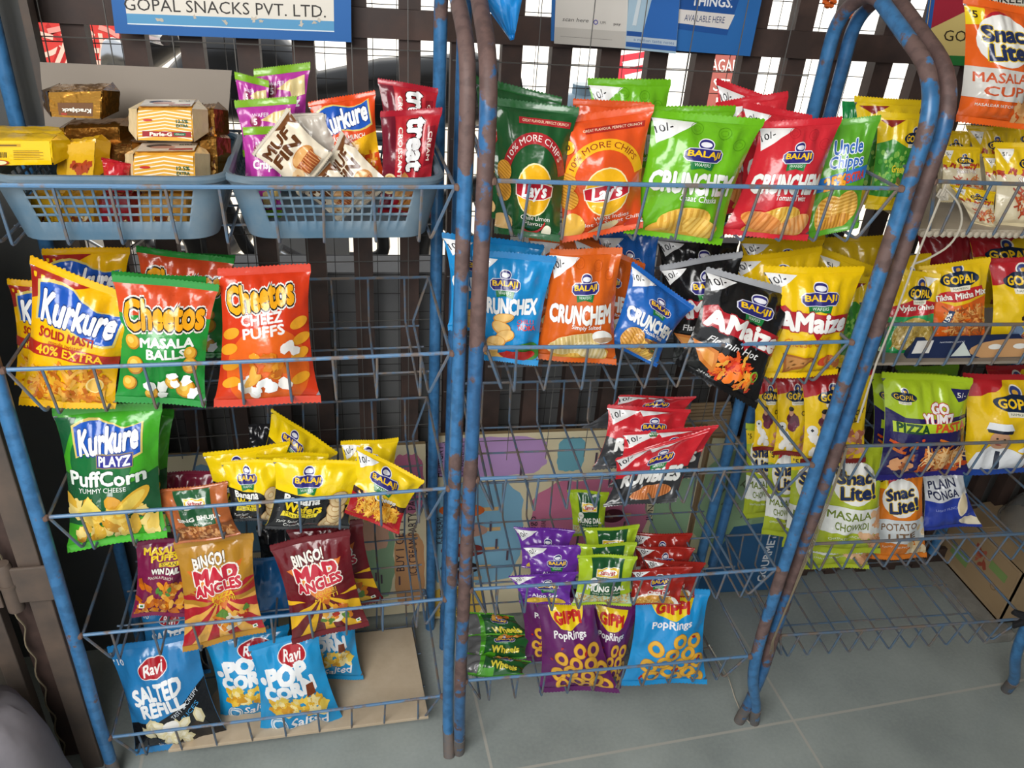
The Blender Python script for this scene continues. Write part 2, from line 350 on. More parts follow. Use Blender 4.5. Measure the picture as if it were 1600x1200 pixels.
_seed = [11]
def packet(name, label, cat, d, rack, quad, dt, db, group=None, T=None, parts=True, pinch=0.13, foil=False, back='#b9bcc0', crumple=1.7, sharp=0.0, fold=0.0, turn=None, NU=23, NV=28):
    """pillow packet whose seal corners sit at the given corners (TL TR BR BL); dt / db: how far its top / bottom sits behind the rack's front"""
    _seed[0] += 1; R = np.random.RandomState(_seed[0])
    ds = [dt[0], dt[1]] if hasattr(dt, '__len__') else [dt, dt]
    ds += [db[1], db[0]] if hasattr(db, '__len__') else [db, db]
    if turn is None: turn = 0.0 if rack is RL else 0.010 if rack is RM else 0.012
    if not hasattr(dt, '__len__') and min(ds) > .02: ds = [ds[0] + turn, ds[1] - turn, ds[2] - turn * .7, ds[3] + turn * .7]   # turned a little towards the doorway
    Q = [rack.at(px, py, y) for (px, py), y in zip(quad, ds)]
    up = (Q[0] + Q[1] - Q[3] - Q[2]) / 2; right = (Q[1] + Q[2] - Q[0] - Q[3]) / 2; Hh, Wd = np.linalg.norm(up), np.linalg.norm(right)
    n = np.cross(right, up); n /= np.linalg.norm(n); T = (T or min(0.27 * min(Wd, Hh), 0.048)) * .95; s = d.seal
    ph = R.uniform(0, 6.28, 12); fr = R.uniform(0.6, 2.6, (8, 2)) * R.choice([-1, 1], (8, 2)); am = R.uniform(0.3, 1, 8); cr_ = [(R.uniform(.2, .8), R.uniform(.2, .8), R.uniform(0, PI), R.choice([-1, 1]) * R.uniform(.5, 1)) for _ in range(5)]
    def surf(u, v, side):                       # side +1 front, -1 back
        u = u[..., None]; v = v[..., None]
        P = (Q[3] * (1 - u) + Q[2] * u) * (1 - v) + (Q[0] * (1 - u) + Q[1] * u) * v
        t = np.clip((v - s) / (1 - 2 * s), 0, 1); e = 2.0 + sharp * 8
        a = np.clip(1 - np.abs(2 * u - 1) ** e, 0, 1) ** 0.88; b = np.sin(PI * t) ** (0.62 - 0.3 * min(sharp, 1))
        sagg = 1 + 0.25 * (0.5 - t)
        P = P + right * (0.5 - u) * 2 * pinch * b * 0.5
        h = T * (0.62 if side > 0 else 0.38) * a * b * sagg
        w = sum(am[k] * np.sin(2 * PI * (fr[k, 0] * u + fr[k, 1] * v) + ph[k]) for k in range(8)) * 0.0011 * crumple * (Wd / 0.14)
        for x_, y_, a_, k_ in cr_:
            q_ = (u - x_) * math.cos(a_) + (v - y_) * math.sin(a_); l_ = -(u - x_) * math.sin(a_) + (v - y_) * math.cos(a_); w = w + k_ * 0.0017 * crumple * np.exp(-np.abs(q_) / .045 - (l_ / .28) ** 2) * (Wd / .14)
        edge = np.exp(-np.minimum(t, 1 - t) / 0.10) * np.minimum(t, 1 - t) / 0.05
        pl = np.sin(2 * PI * 5.3 * u + ph[8] + 1.3 * np.sin(7 * u + ph[9])) * 0.0024 * crumple * edge * (Wd / 0.14)
        sd = np.exp(-np.minimum(u, 1 - u) / 0.09) * np.sin(2 * PI * 4.2 * v + ph[10] + 2 * np.sin(5 * v + ph[11])) * 0.002 * crumple
        bend = fold * np.clip(v - 0.86, 0, 1) * Hh + 0.002 * crumple * np.sin(2 * PI * u + ph[3]) * (1 - b)
        return P + n * (side * h + (w + pl + sd) * np.clip(a * b * 3, 0, 1) * 1.0 + bend)
    us = np.linspace(0, 1, NU); vs = np.linspace(s, 1 - s, NV)
    if sharp: us = 0.5 - 0.5 * np.cos(PI * us) * (0.25 + 0.75 * np.abs(np.cos(PI * us))) if False else np.concatenate([[0, .012, .03, .06, .1], np.linspace(.16, .84, NU - 10), [.9, .94, .97, .988, 1]])
    u, v = np.meshgrid(us, vs); G = surf(u, v, 1); N = grid_normals(G); B = surf(u, v, -1); BN = -grid_normals(B)
    base = (Q[2] + Q[3]) / 2; root = empty(name, tuple(base), label, cat, group) if parts else None
    kw = dict(foil=foil)
    o = skin_mesh('pouch' if parts else name, root, tuple(base), G, N, us, vs, d, (B, BN, back if back else d.base), **kw)
    if not parts: o.location = tuple(base); tag(o, label, cat, group)
    K = 49; su = np.linspace(0, 1, K); gb = None
    seams = []
    for which, v0, v1, col in (('top_seal', 1 - s, 1, d.top), ('bottom_seal', 0, s, d.bot)):
        sv = np.linspace(v0, v1, 4); uu, vv = np.meshgrid(su, sv); tooth = np.where(np.arange(K) % 2, 0.5, -0.5) * 0.0017 / Hh
        if which == 'top_seal': vv[-1] += tooth
        else: vv[0] += tooth
        X = surf(uu, vv, 1); Nn = np.broadcast_to(n, X.shape); rip = (np.arange(4) % 2)[:, None, None] * 0.0007
        seams.append((which, X + Nn * (0.0004 + rip), X - Nn * 0.0004, col))
    for which, A_, B_, col in seams:
        mb = MB(); nv, nu = A_.shape[:2]
        for X, fl in ((A_, 0), (B_, 1)):
            fs = []
            for j in range(nv - 1):
                for i in range(nu - 1):
                    q = (j * nu + i, j * nu + i + 1, (j + 1) * nu + i + 1, (j + 1) * nu + i); fs.append(q if not fl else q[::-1])
            mb.add(X.reshape(-1, 3), fs, 0)
        if parts: mb.build(which, film(col, foil), root)
        else:
            k = len(o.data.materials); o.data.materials.append(film(col, foil)); bm = bmesh.new(); bm.from_mesh(o.data)
            bv = [bm.verts.new(np.array(p_) - base) for p_ in mb.v]
            for f in mb.f: q = bm.faces.new([bv[i] for i in f]); q.material_index = k; q.smooth = True
            bm.to_mesh(o.data); bm.free()
    return root or o

# ------------------------------------------------------------------ the setting
def M(x, y, z): return np.array([x, y, z])
GY = 0.455                                         # the grille's bars
def setting():
    # floor: grey-green stone slabs with thin joints
    m = bpy.data.materials.new('stone_slabs'); m.use_nodes = True; nt = m.node_tree; L = nt.links.new; b = nt.nodes['Principled BSDF']
    tc = nt.nodes.new('ShaderNodeTexCoord'); br = nt.nodes.new('ShaderNodeTexBrick'); br.offset = 0; br.inputs['Scale'].default_value = 1; br.inputs['Mortar Size'].default_value = 0.0035; br.inputs['Mortar Smooth'].default_value = 0.3
    br.inputs['Brick Width'].default_value = 0.686; br.inputs['Row Height'].default_value = 0.60
    n1 = nt.nodes.new('ShaderNodeTexNoise'); n1.inputs['Scale'].default_value = 5; n1.inputs['Detail'].default_value = 8; n2 = nt.nodes.new('ShaderNodeTexNoise'); n2.inputs['Scale'].default_value = 130; n2.inputs['Detail'].default_value = 4
    mx = nt.nodes.new('ShaderNodeMix'); mx.data_type = 'RGBA'; r = nt.nodes.new('ShaderNodeValToRGB'); r.color_ramp.elements[0].position = .3; r.color_ramp.elements[1].position = .75
    r.color_ramp.elements[0].color = lin('#8d9593'); r.color_ramp.elements[1].color = lin('#a9b1ae')
    ad = nt.nodes.new('ShaderNodeMath'); ad.operation = 'MULTIPLY_ADD'; ad.inputs[1].default_value = 0.3; L(n2.outputs['Fac'], ad.inputs[0]); L(n1.outputs['Fac'], ad.inputs[2])
    sb = nt.nodes.new('ShaderNodeMath'); sb.operation = 'SUBTRACT'; sb.inputs[1].default_value = 0.15; L(ad.outputs[0], sb.inputs[0]); L(sb.outputs[0], r.inputs[0])
    L(tc.outputs['Object'], br.inputs['Vector']); L(tc.outputs['Object'], n1.inputs['Vector']); L(tc.outputs['Object'], n2.inputs['Vector'])
    L(br.outputs['Fac'], mx.inputs['Factor']); L(r.outputs['Color'], mx.inputs[6]); mx.inputs[7].default_value = lin('#b5b4ac')
    L(mx.outputs[2], b.inputs['Base Color']); b.inputs['Roughness'].default_value = 0.42
    bp = nt.nodes.new('ShaderNodeBump'); bp.inputs['Strength'].default_value = 0.12; L(n2.outputs['Fac'], bp.inputs['Height']); L(bp.outputs['Normal'], b.inputs['Normal'])
    f = MB(); f.add([(-3, -3, 0), (3, -3, 0), (3, 1.0, 0), (-3, 1.0, 0)], [(0, 1, 2, 3)])
    a = math.radians(4.18)
    o = f.build('floor', m, smooth=False); tag(o, kind='structure')
    for v in o.data.vertices:                      # turn the slab pattern, keep the outline
        x, y = v.co.x - 0.0713, v.co.y + 0.036; v.co.x, v.co.y = x * math.cos(a) + y * math.sin(a), -x * math.sin(a) + y * math.cos(a)
    o.location = (0.0713, -0.036, 0); o.rotation_euler = (0, 0, a)
    # unseen roof added over the shop to keep sky and sun light out
    c = MB(); c.box((0, -0.75, 2.45), 6, 3.7, 0.06); tag(c.build('shade_ceiling', mat('ceiling_paint', '#9a958c', 0.9), smooth=False), kind='structure')
    w = MB(); w.box((1.9, -0.7, 1.2), 0.1, 2.9, 2.5); tag(w.build('wall_right', mat('wall_paint', '#7d7970', 0.9), smooth=False), kind='structure')  # unseen wall, set close and long to dim the right rack
    v = MB(); v.box((1.25, -2.2, 1.2), 1.4, 0.1, 2.5); tag(v.build('shade_wall_front', mat('wall_paint', '#7d7970', 0.9), smooth=False), kind='structure')  # unseen wall added behind the camera to hold daylight off the right rack
    v = MB(); v.box((-1.9, -0.9, 1.2), 0.1, 3.1, 2.5); tag(v.build('wall_left', mat('wall_paint', '#7d7970', 0.9), smooth=False), kind='structure')
    v = MB(); v.box((-1.47, 0.52, 1.2), 0.78, 0.08, 2.5); tag(v.build('wall_back_left', mat('wall_paint', '#7d7970', 0.9), smooth=False), kind='structure')
    # low wall behind the grille
    p = MB(); p.box((0.0, 0.60, 0.42), 5, 0.10, 0.86); tag(p.build('wall_back', mix_mat('dull_grey_wall', '#77787a', '#8b8b8a', 4, .3, .7, .85, .9), smooth=False), kind='structure')
    # street
    s = MB(); s.add([(-12, 0.66, 0.16), (12, 0.66, 0.16), (12, 14, 0.16), (-12, 14, 0.16)], [(0, 1, 2, 3)]); tag(s.build('street_ground', mix_mat('street_dust', '#8d8578', '#a59c8e', 2, .3, .7, .9, .95), smooth=False), kind='structure')
    q = MB(); q.box((0, 6.0, 1.6), 16, 0.2, 3.2); tag(q.build('wall_street', M_WHITEWALL, smooth=False), kind='structure')
    # concrete kerb at the right
    k = MB(); A = [M(0.72, 0.165, 0), M(0.80, 0.165, 0), M(0.72, 0.45, 0), M(0.80, 0.45, 0)]
    off = RR.o; A = [p_ + off for p_ in A]
    k.slab([A[2] + M(0, 0, .03), A[3] + M(0, 0, .03), A[1] + M(0, -.0, .03), A[0] + M(0, 0, .03)], 0.03, (0, 0, 1))
    tag(k.build('kerb', mix_mat('pale_concrete', '#7e7d78', '#9c9a94', 25, .3, .7, .9, .95), smooth=False, bevel=.004), kind='structure')
setting()

def grille():
    g = empty('window_grille', (0.0, GY, 0), 'dark brown steel bar grille with wire mesh behind the racks', 'grille')
    for k in range(-9, 20):
        x = 0.104 + 0.0886 * k
        m = MB(); m.box((x, GY + .008, 0.95), 0.036, 0.030, 1.9); m.build('bar', M_BAR, g, smooth=False)
    for z, h in ((1.338, 0.046), (1.80, 0.05), (0.05, 0.05)):
        m = MB(); m.box((0.3, GY - 0.012, z), 2.7, 0.012, h); m.build('cross_rail', M_BAR, g, smooth=False)
    m = MB()
    for k in range(62): x = -0.75 + k * 0.041; m.tube([(x, GY + .030, 0.4), (x, GY + .030, 1.85)], 0.0008, 4, cap=False)
    for k in range(36): z = 0.42 + k * 0.041; m.tube([(-0.76, GY + .032, z), (1.78, GY + .032, z)], 0.0008, 4, cap=False)
    m.build('wire_mesh', M_MESH, g)
grille()
def back_net():
    m = MB()
    for r, x0, x1 in ((RL, 0, .648), (RM, 0, .598)):
        for k in range(7): x = x0 + (x1 - x0) * (k + .5) / 7; m.tube([r.P(x, .36, .50), r.P(x, .36, 1.60)], .0010, 4, cap=False)
        for k in range(9): z = .55 + k * .125; m.tube([r.P(-.01, .362, z), r.P(x1 + .01, .362, z)], .0010, 4, cap=False)
    tag(m.build('wire_net', mat('grey_net_wire', '#5d5b58', .5)), 'thin grey wire net hung behind the left and middle racks', 'net')
back_net()

# ------------------------------------------------------------------ racks
def side_frame(rack, x, root, material, foot, splay=0.0, rear=0.0):
    """bent tube: front leg, sloped top, rear leg"""
    P = rack.P; fr = [P(x + splay, foot, 0.0), P(x + splay * .75, foot * .4, .07), P(x + splay * .08, -0.004, .19), P(x, 0, .30), P(x, 0, .80), P(x, 0, 1.350), P(x, .225, 1.447), P(x, .30, 1.40), P(x, .30, .8), P(x, .30, rear)]
    m = MB(); m.tube(fillet(fr, [.04, .08, .05, .05, .075, .05, .04, .05], 7), 0.0112, 14); o = m.build('side_frame', material, root)
    m = MB(); m.tube([P(x + splay, foot, 0.0), P(x + splay * .88, foot * .75, .032), P(x + splay * .77, foot * .45, .062)], .0116, 14); m.build('worn_foot', M_FOOT, o)
def basket(rack, z, root, n, wm, liner=None):
    P = rack.P; w = rack.w; x0, x1 = .014, w - .014; zz = z - LIP
    b = MB(); rng = random.Random(int(z * 1000))
    sag = lambda x: -.006 * (1 - ((x - w / 2) / (w / 2)) ** 2)
    b.tube([P(x0 + (x1 - x0) * k / 10, 0, z + sag(x0 + (x1 - x0) * k / 10) * .3) for k in range(11)], .0031, 7)
    o = b.build('front_rail', wm, root)
    g = MB(); D1 = DEPTH - .012
    for k in range(n):
        x = x0 + .045 + (x1 - x0 - .09) * k / (n - 1); j = rng.uniform(-.004, .004)
        g.tube(fillet([P(x, 0.001, z - .001), P(x + j, .014, zz), P(x + j, D1, zz), P(x, D1 + .012, z)], .006, 3), .0021, 6)
    for x in (x0, x1):
        g.tube(fillet([P(x, 0, z), P(x + (.03 if x == x0 else -.03), .016, zz + .004), P(x + (.03 if x == x0 else -.03), D1, zz), P(x, D1 + .012, z)], .008, 3), .0025, 6)
    for y in (.10, .19, .275): g.tube([P(x0 + .02, y, zz - .003), P(x1 - .02, y, zz - .003)], .0019, 6)
    g.build('wire_grid', M_WIRE2, o)
    e = MB(); e.tube([P(x0, D1 + .012, z), P(x1, D1 + .012, z)], .0027, 6); e.tube([P(x0, 0, z), P(x0, D1 + .012, z)], .0027, 6); e.tube([P(x1, 0, z), P(x1, D1 + .012, z)], .0027, 6)
    e.build('back_rail', M_WIRE2, o)
    for x in (x0 - .004, x1 + .004): k = MB(); k.lathe(P(x, -.002, z), [(0, -.006), (.005, -.004), (.0062, 0), (.005, .004), (0, .006)], 8); k.build('weld_joint', mat('rust_weld', '#71584d', .8), o)
def make_rack(rack, label, n, foot, splay, mats, rear=0.0):
    root = empty('display_rack', tuple(rack.o), label, 'rack', 'blue wire snack racks in a row')
    side_frame(rack, 0.0, root, mats[0], foot[0], splay[0], rear); side_frame(rack, rack.w, root, mats[1], foot[1], splay[1], rear)
    for z in rack.t: basket(rack, z, root, n, mats[2])
    return root
make_rack(RL, 'leftmost blue wire rack holding the two plastic tubs on its top shelf', 9, (0.0, -.05), (0.0, 0.0), (M_PAINT, M_RUSTTOP, M_WIRE))
make_rack(RM, 'middle blue wire rack with the rusty left post and red and green packets on top', 10, (.02, .02), (0.008, .066), (M_RUSTY, M_RUSTTOP, M_WIRE))
make_rack(RR, 'rightmost blue wire rack with an empty bottom shelf', 11, (.02, .04), (.0, .10), (M_RUSTY, M_PAINT, M_WIRE2), .205)

# ------------------------------------------------------------------ print designs
YEL, PUR, GRN = '#f4cf0e', '#2d2a78', '#1d7a3c'
def logo_b(d, cx, cy, w):
    def oc(k, c):
        a, b = w * .5 * k, w * .17 * k if k == 1 else w * .15
        d.poly(c, [(cx - a, cy - b * .45), (cx - a * .8, cy - b), (cx + a * .8, cy - b), (cx + a, cy - b * .45), (cx + a, cy + b * .45), (cx + a * .8, cy + b), (cx - a * .8, cy + b), (cx - a, cy + b * .45)])
    d.ell('#f1f1f5', cx, cy + w * .26, w * .19, w * .155); d.ell(PUR, cx, cy + w * .26, w * .165, w * .13); d.ell('#e8e8f0', cx, cy + w * .26, w * .13, w * .065)
    d.poly(GRN, [(cx - w * .34, cy - w * .12), (cx + w * .34, cy - w * .12), (cx + w * .28, cy - w * .37), (cx, cy - w * .31), (cx - w * .28, cy - w * .37)])
    oc(1.0, '#d9d9ea'); oc(.95, PUR)
    d.text('#f7c81a', 'BALAJI', cx, cy + w * .01, w * .82, w * .19, bold=.035); d.text('#dfeee2', 'WAFERS', cx, cy - w * .235, w * .44, w * .085, bold=.02)
def price(d, w=.34, h=.24, t='10/-'):
    s = d.seal * d.A; d.poly('#f2f2f2', [(.01, d.A - s), (w, d.A - s - .02), (.06, d.A - s - h)]); d.text('#23232a', t, .115, d.A - s - h * .36, .16, .075, rot=22, bold=.015)
def logo_g(d, cx, cy, w):
    d.ell('#e9e6dc', cx, cy + w * .24, w * .15, w * .13); d.ell('#2f3f7d', cx, cy + w * .24, w * .12, w * .10); d.ell('#d2a03a', cx, cy + w * .22, w * .06, w * .05)
    d.ell('#12233f', cx, cy, w * .5, w * .19); d.text('#f2c51c', 'GOPAL', cx, cy, w * .8, w * .19, bold=.04); d.poly('#e9e3cf', [(cx - w * .26, cy - w * .17), (cx + w * .26, cy - w * .15), (cx + w * .24, cy - w * .26), (cx - w * .24, cy - w * .28)]); d.text('#37502f', 'NAMKEEN', cx, cy - w * .215, w * .38, w * .05, bold=.02)
OR = ['#e79a2b', '#d97f1c', '#f0b24a', '#c96a15']; GOLD = ['#e8b83f', '#f3cf62', '#d79a2a', '#f6dc86']; TANS = ['#c98f54', '#dcae78', '#b57a3e', '#e6c596']
def banner_k(d, cx, cy, w, rot=-8):
    h = w * .40; r = math.radians(rot)
    T = lambda x, y: (cx + x * math.cos(r) - y * math.sin(r), cy + x * math.sin(r) + y * math.cos(r))
    for c, k in (('#d7c26a', 1.06), ('#1f57b8', 1.0)):
        a, b = w * .5 * k, h * .5 * (k + (.06 if k > 1 else 0))
        top = [T(-a + 2 * a * t / 8, b + b * .35 * math.sin(t / 8 * 6.0)) for t in range(9)]; bot = [T(-a + 2 * a * t / 8, -b + b * .30 * math.sin(t / 8 * 6.0)) for t in range(9)]
        v = top + bot; d.op(c, v, [(i, i + 9, i + 10, i + 1) for i in range(8)])
    d.text('#ffffff', 'Kurkure', cx, cy, w * .92, h * .82, rot=rot + 3, bold=.05, shear=.15, out=(('#173b82', .11),))
def dz_kurkure():
    d = D(1.38, '#f1b70d'); d.poly('#a5281f', [(0, 1.30), (.55, 1.30), (.0, 1.02)]); d.text('#f6c21e', "'10", .16, 1.21, .24, .10, bold=.04)
    d.poly('#b22a20', [(.0, 1.2), (.9, 1.30), (.0, 1.30)]) if 0 else None
    banner_k(d, .5, 1.0, .82, -4); d.text('#a8221c', 'SOLID MASTI', .42, .77, .58, .085, bold=.04); d.text('#b8461c', 'masala twisted', .42, .69, .36, .04)
    d.rect('#b02a1e', 0, .55, 1, .67); d.text('#f6c21e', '40% EXTRA', .48, .61, .72, .085, bold=.03)
    d.sticks(OR + ['#eab22e'], .12, .12, .88, .45, 90, .10, .018); d.ell('#f5d98c', .78, .30, .09, .09); d.ell('#e5b552', .78, .30, .075, .075); return d
def dz_kurkure_o():
    d = D(1.3, '#dd4a18'); banner_k(d, .48, .98, .84, 8); d.text('#f4e9dd', 'MASALA MUNCH', .5, .70, .6, .07, bold=.02); d.poly('#f4b81c', [(.55, .62), (1, .75), (1, .45), (.62, .42)]); d.sticks(OR, .1, .08, .9, .4, 60, .1, .02); return d
def dz_puffcorn():
    d = D(1.42, '#47ab2b', '#3c9b2a', '#4ab52c'); d.ell('#1e6b38', .42, .92, .34, .30); d.poly('#1f5f3a', [(0, .95), (.2, 1.32), (0, 1.33)]); d.poly('#1f5b36', [(0, .82), (.0, .30), (1, .30), (1, .78), (.5, .66)]); banner_k(d, .5, 1.12, .66, 2)
    d.rect('#8a7a5a', .38, .87, .77, 1.0); d.rect('#2e2f8f', .39, .88, .76, .99); d.text('#ffffff', 'PLAYZ', .575, .935, .33, .085, bold=.04)
    d.text('#eef6ee', 'PuffCorn', .48, .775, .80, .135, bold=.04, out=(('#1d5636', .08),)); d.text('#eef6ee', 'YUMMY CHEESE', .43, .665, .52, .045, bold=.02)
    d.lumps(GOLD, .06, .12, .94, .56, 46, .085, .35, .6); d.ell('#e9b63a', .72, .50, .22, .09, 35); d.ell('#f4d35c', .71, .50, .18, .06, 35); d.poly('#f2d968', [(.12, .42), (.28, .62), (.42, .46)]); return d
def cheetos_logo(d, cx, cy, w, rot=4): d.text('#f3a81c', 'Cheetos', cx, cy, w, w * .34, rot=rot, bold=.06, out=(('#e9e4dc', .19), ('#1b1614', .13)))
def dz_cheez():
    d = D(1.42, '#cf3a1b'); d.ell('#e2641f', .52, .42, .44, .44); cheetos_logo(d, .45, 1.14, .74, 7); d.text('#efe9e6', 'CHEEZ', .47, .925, .46, .10, rot=4, bold=.04); d.text('#efe9e6', 'PUFFS', .49, .80, .46, .10, rot=5, bold=.04)
    for x, y in ((.12, .78), (.1, .62), (.13, .46), (.88, .86), (.9, .7), (.87, .55), (.15, .28), (.85, .3)): d.ell('#e8a028', x, y, .10, .055, 20)
    d.lumps(['#f4efe9', '#ffffff', '#e9dccb'], .25, .16, .8, .36, 12, .07, .2, .8); d.lumps(OR, .3, .3, .7, .55, 14, .08, .2, .5); d.lumps(['#f4efe9'], .68, .58, .86, .66, 5, .06, .2, .8); return d
def dz_balls():
    d = D(1.36, '#23903a', '#2a8f3a'); d.rect('#cf4a22', 0, .98, 1, 1.30); cheetos_logo(d, .5, 1.0, .84, 4); d.text('#eef4ee', 'MASALA', .55, .72, .60, .095, rot=4, bold=.05); d.text('#eef4ee', 'BALLS', .55, .60, .44, .095, rot=4, bold=.05)
    for x, y, r in ((.16, .70, .085), (.2, .45, .10), (.14, .25, .08), (.82, .62, .075), (.82, .48, .09), (.78, .22, .11), (.4, .15, .07), (.62, .3, .08)): d.ell('#b9791f', x, y, r, r); d.ell('#e4ab33', x - .008, y + .008, r * .88, r * .88); d.ell('#f1ca62', x - .02, y + .02, r * .45, r * .45)
    d.lumps(['#eef2ea', '#ffffff'], .3, .12, .9, .42, 8, .06, .25, .7); return d
def samrat(d, cx, cy, w):
    d.rect('#f0e9da', cx - w * .5, cy - w * .2, cx + w * .5, cy + w * .2); d.rect('#e9c51d', cx - w * .47, cy - w * .17, cx + w * .47, cy + w * .17); d.ell('#f7f2e8', cx, cy, w * .42, w * .13); d.text('#b8242a', 'Samrat', cx, cy, w * .66, w * .17, bold=.04, shear=.2)
def dz_peanut():
    d = D(.82, '#b9683a'); d.rect('#265c38', .26, .28, .76, .78); samrat(d, .52, .60, .34); d.text('#f2f2ea', 'SING BHUJIA', .52, .385, .66, .075, bold=.05); d.text('#e8ece2', 'Hot Peanuts', .56, .315, .28, .035); d.rect('#8a4c26', 0, .03, 1, .27); d.lumps(['#c5834a', '#b06f38', '#d39a62', '#8e5227'], .05, .06, .95, .26, 90, .035, .1, .6); return d
def dz_mung():
    d = D(.98, '#a8c428'); d.rect('#b7cbb4', 0, .05, 1, .26); d.lumps(['#d2b562', '#c2a04a', '#e2cb85', '#b58f3c'], .03, .07, .97, .25, 240, .017, .1, .6); d.rect('#1f5530', .24, .26, .80, .92); samrat(d, .53, .68, .42); d.ell('#eef0e6', .28, .52, .075, .075); d.text('#27563a', '10/-', .28, .52, .09, bold=.03); d.text('#f2f2ea', 'MUNG DAL', .53, .405, .70, .10, bold=.05); d.text('#e6ecdf', 'Split Green Gram', .53, .315, .5, .04); return d
def dz_chana():
    d = D(.70, '#a5271f'); price(d, .32, .16); logo_b(d, .5, .45, .36); d.text('#f2ece6', 'Chana Dal', .52, .27, .42, .065, bold=.03); d.ell('#e9e4dc', .45, .02, .52, .22); d.ell('#c98d33', .46, .03, .42, .19); d.lumps(['#d7a245', '#c38a30', '#e6bd6a'], .12, .045, .8, .17, 110, .02, .1, .6); return d
def dz_purple():
    d = D(.72, '#6b2fa0'); price(d, .38, .2); logo_b(d, .56, .40, .40); d.text('#f0ecf6', 'Aloo Sev', .5, .2, .5, .08, bold=.03); d.ell('#d7b23a', .5, .06, .4, .1); return d
def dz_banana():
    d = D(.80, '#f4d211', bot='#26262a'); d.poly('#1e1f22', [(0, .02), (1, .02), (1, .30), (.8, .34), (.62, .42), (0, .46)]); logo_b(d, .38, .585, .36); d.text('#f4f4f0', 'Banana', .35, .395, .44, .085, bold=.05, out=(('#1c1c1e', .10),)); d.text('#eccd1d', 'Wafers', .38, .295, .46, .09, bold=.05, out=(('#1c1c1e', .10),)); d.poly('#e4cf2a', [(.12, .18), (.56, .19), (.58, .245), (.14, .235)]); d.text('#2a2a1e', 'Masti Mari', .35, .213, .36, .04, bold=.02)
    d.text('#e4e4e0', 'Tasty Spicy', .22, .125, .26, .04, rot=4, shear=.3); d.text('#f2f2ee', 'Crunchy', .3, .075, .22, .045, bold=.04)
    for x, y in ((.78, .12), (.72, .10), (.80, .20), (.79, .29), (.80, .40)): d.ell('#a27a4a', x, y, .115, .095); d.ell('#d3b98a', x, y + .004, .105, .085); d.ell('#b8935c', x, y + .004, .05, .04); d.ell('#dcc79c', x, y + .004, .04, .03)
    return d
def dz_sev():
    d = D(.98, '#f4d018', bot='#b52025'); d.rect('#3a1c22', 0, .3, 1, .44); d.rect('#b01f27', 0, .06, 1, .36); price(d, .34, .2); logo_b(d, .46, .70, .48); d.text('#f4f0e6', 'Cheese', .56, .47, .4, .085, bold=.04); d.lumps(['#e39b22', '#f0b53c'], .15, .14, .85, .4, 16, .09, .2, .6); d.sticks(['#e8a52b', '#f6c95a', '#cf7f18', '#f2b740'], .12, .12, .88, .40, 130, .07, .009); return d
def dz_mad(base, rays, bg2, sub, A=1.35):
    d = D(A, base); cx, cy = .52, .66; d.rect(bg2, 0, .08, 1, .60)
    d.lay += 1
    for k in range(26):
        if k % 2: continue
        a0, a1 = 2 * PI * k / 26, 2 * PI * (k + 1) / 26; d.poly(rays, [(cx, cy), (cx + 1.2 * math.cos(a0), min(.86, cy + 1.2 * math.sin(a0))), (cx + 1.2 * math.cos(a1), min(.86, cy + 1.2 * math.sin(a1)))], 1)
    d.poly(base, [(0, .70), (0, 1.28), (1, 1.28), (1, .82), (.5, .9)]); d.poly('#d9742a', [(.10, 1.0), (.86, 1.06), (.58, .50)]); d.poly('#e58c3a', [(.16, .98), (.80, 1.03), (.57, .58)])
    d.text('#f7efe6', 'BINGO!', .42, 1.12, .42, .12, rot=8, bold=.05, out=(('#3c2a1c', .10),)); d.text('#c4243a', 'MAD', .50, .945, .56, .16, rot=5, bold=.09, out=(('#f4efe6', .2),)); d.text('#c4243a', 'ANGLES', .52, .80, .62, .12, rot=6, bold=.07, out=(('#f4efe6', .17),)); d.text('#f0c22e', sub[0], .58, .685, .30, .055, rot=5, bold=.05); d.text('#f0c22e', sub[1], .58, .62, .32, .055, rot=5, bold=.05)
    d.ell('#e6dcc6', .62, .33, .17, .12); d.lumps(OR + ['#5d8a33', '#b8331f'], .42, .24, .85, .46, 26, .05, .3, .7); d.rect('#f4f4f0', .87, .12, .93, .17); d.rect('#2b7a34', .885, .133, .915, .157); return d
def dz_mascola():
    d = D(1.35, '#7d1f49'); d.text('#f2cf22', 'MASALA', .5, 1.18, .7, .1, bold=.06); d.text('#f2cf22', 'PUFFS', .55, 1.07, .5, .09, bold=.06); d.rect('#e5c62a', .45, .93, .98, 1.0); d.text('#2a1a20', 'SCAN &', .7, .965, .42, .055, bold=.04); d.text('#f4f0e8', 'WIN DAILY', .62, .86, .62, .085, bold=.06, out=(('#22121a', .12),)); d.text('#f0e8da', 'MASALA PUNCH', .5, .76, .5, .045); d.lumps(OR + ['#b35a16'], .06, .10, .94, .66, 60, .085, .25, .5); d.lumps(['#4f8a35'], .4, .45, .7, .6, 6, .05); d.rect('#f4f4f0', .1, .2, .2, .28); d.rect('#2b7a34', .125, .22, .175, .26); return d
def ravi(d, cx, cy, w): d.ell('#f3ecec', cx, cy, w * .52, w * .28, 5); d.ell('#b3212c', cx, cy, w * .49, w * .255, 5); d.text('#fbf4f2', 'Ravi', cx, cy, w * .66, w * .27, rot=4, bold=.03, shear=.25)
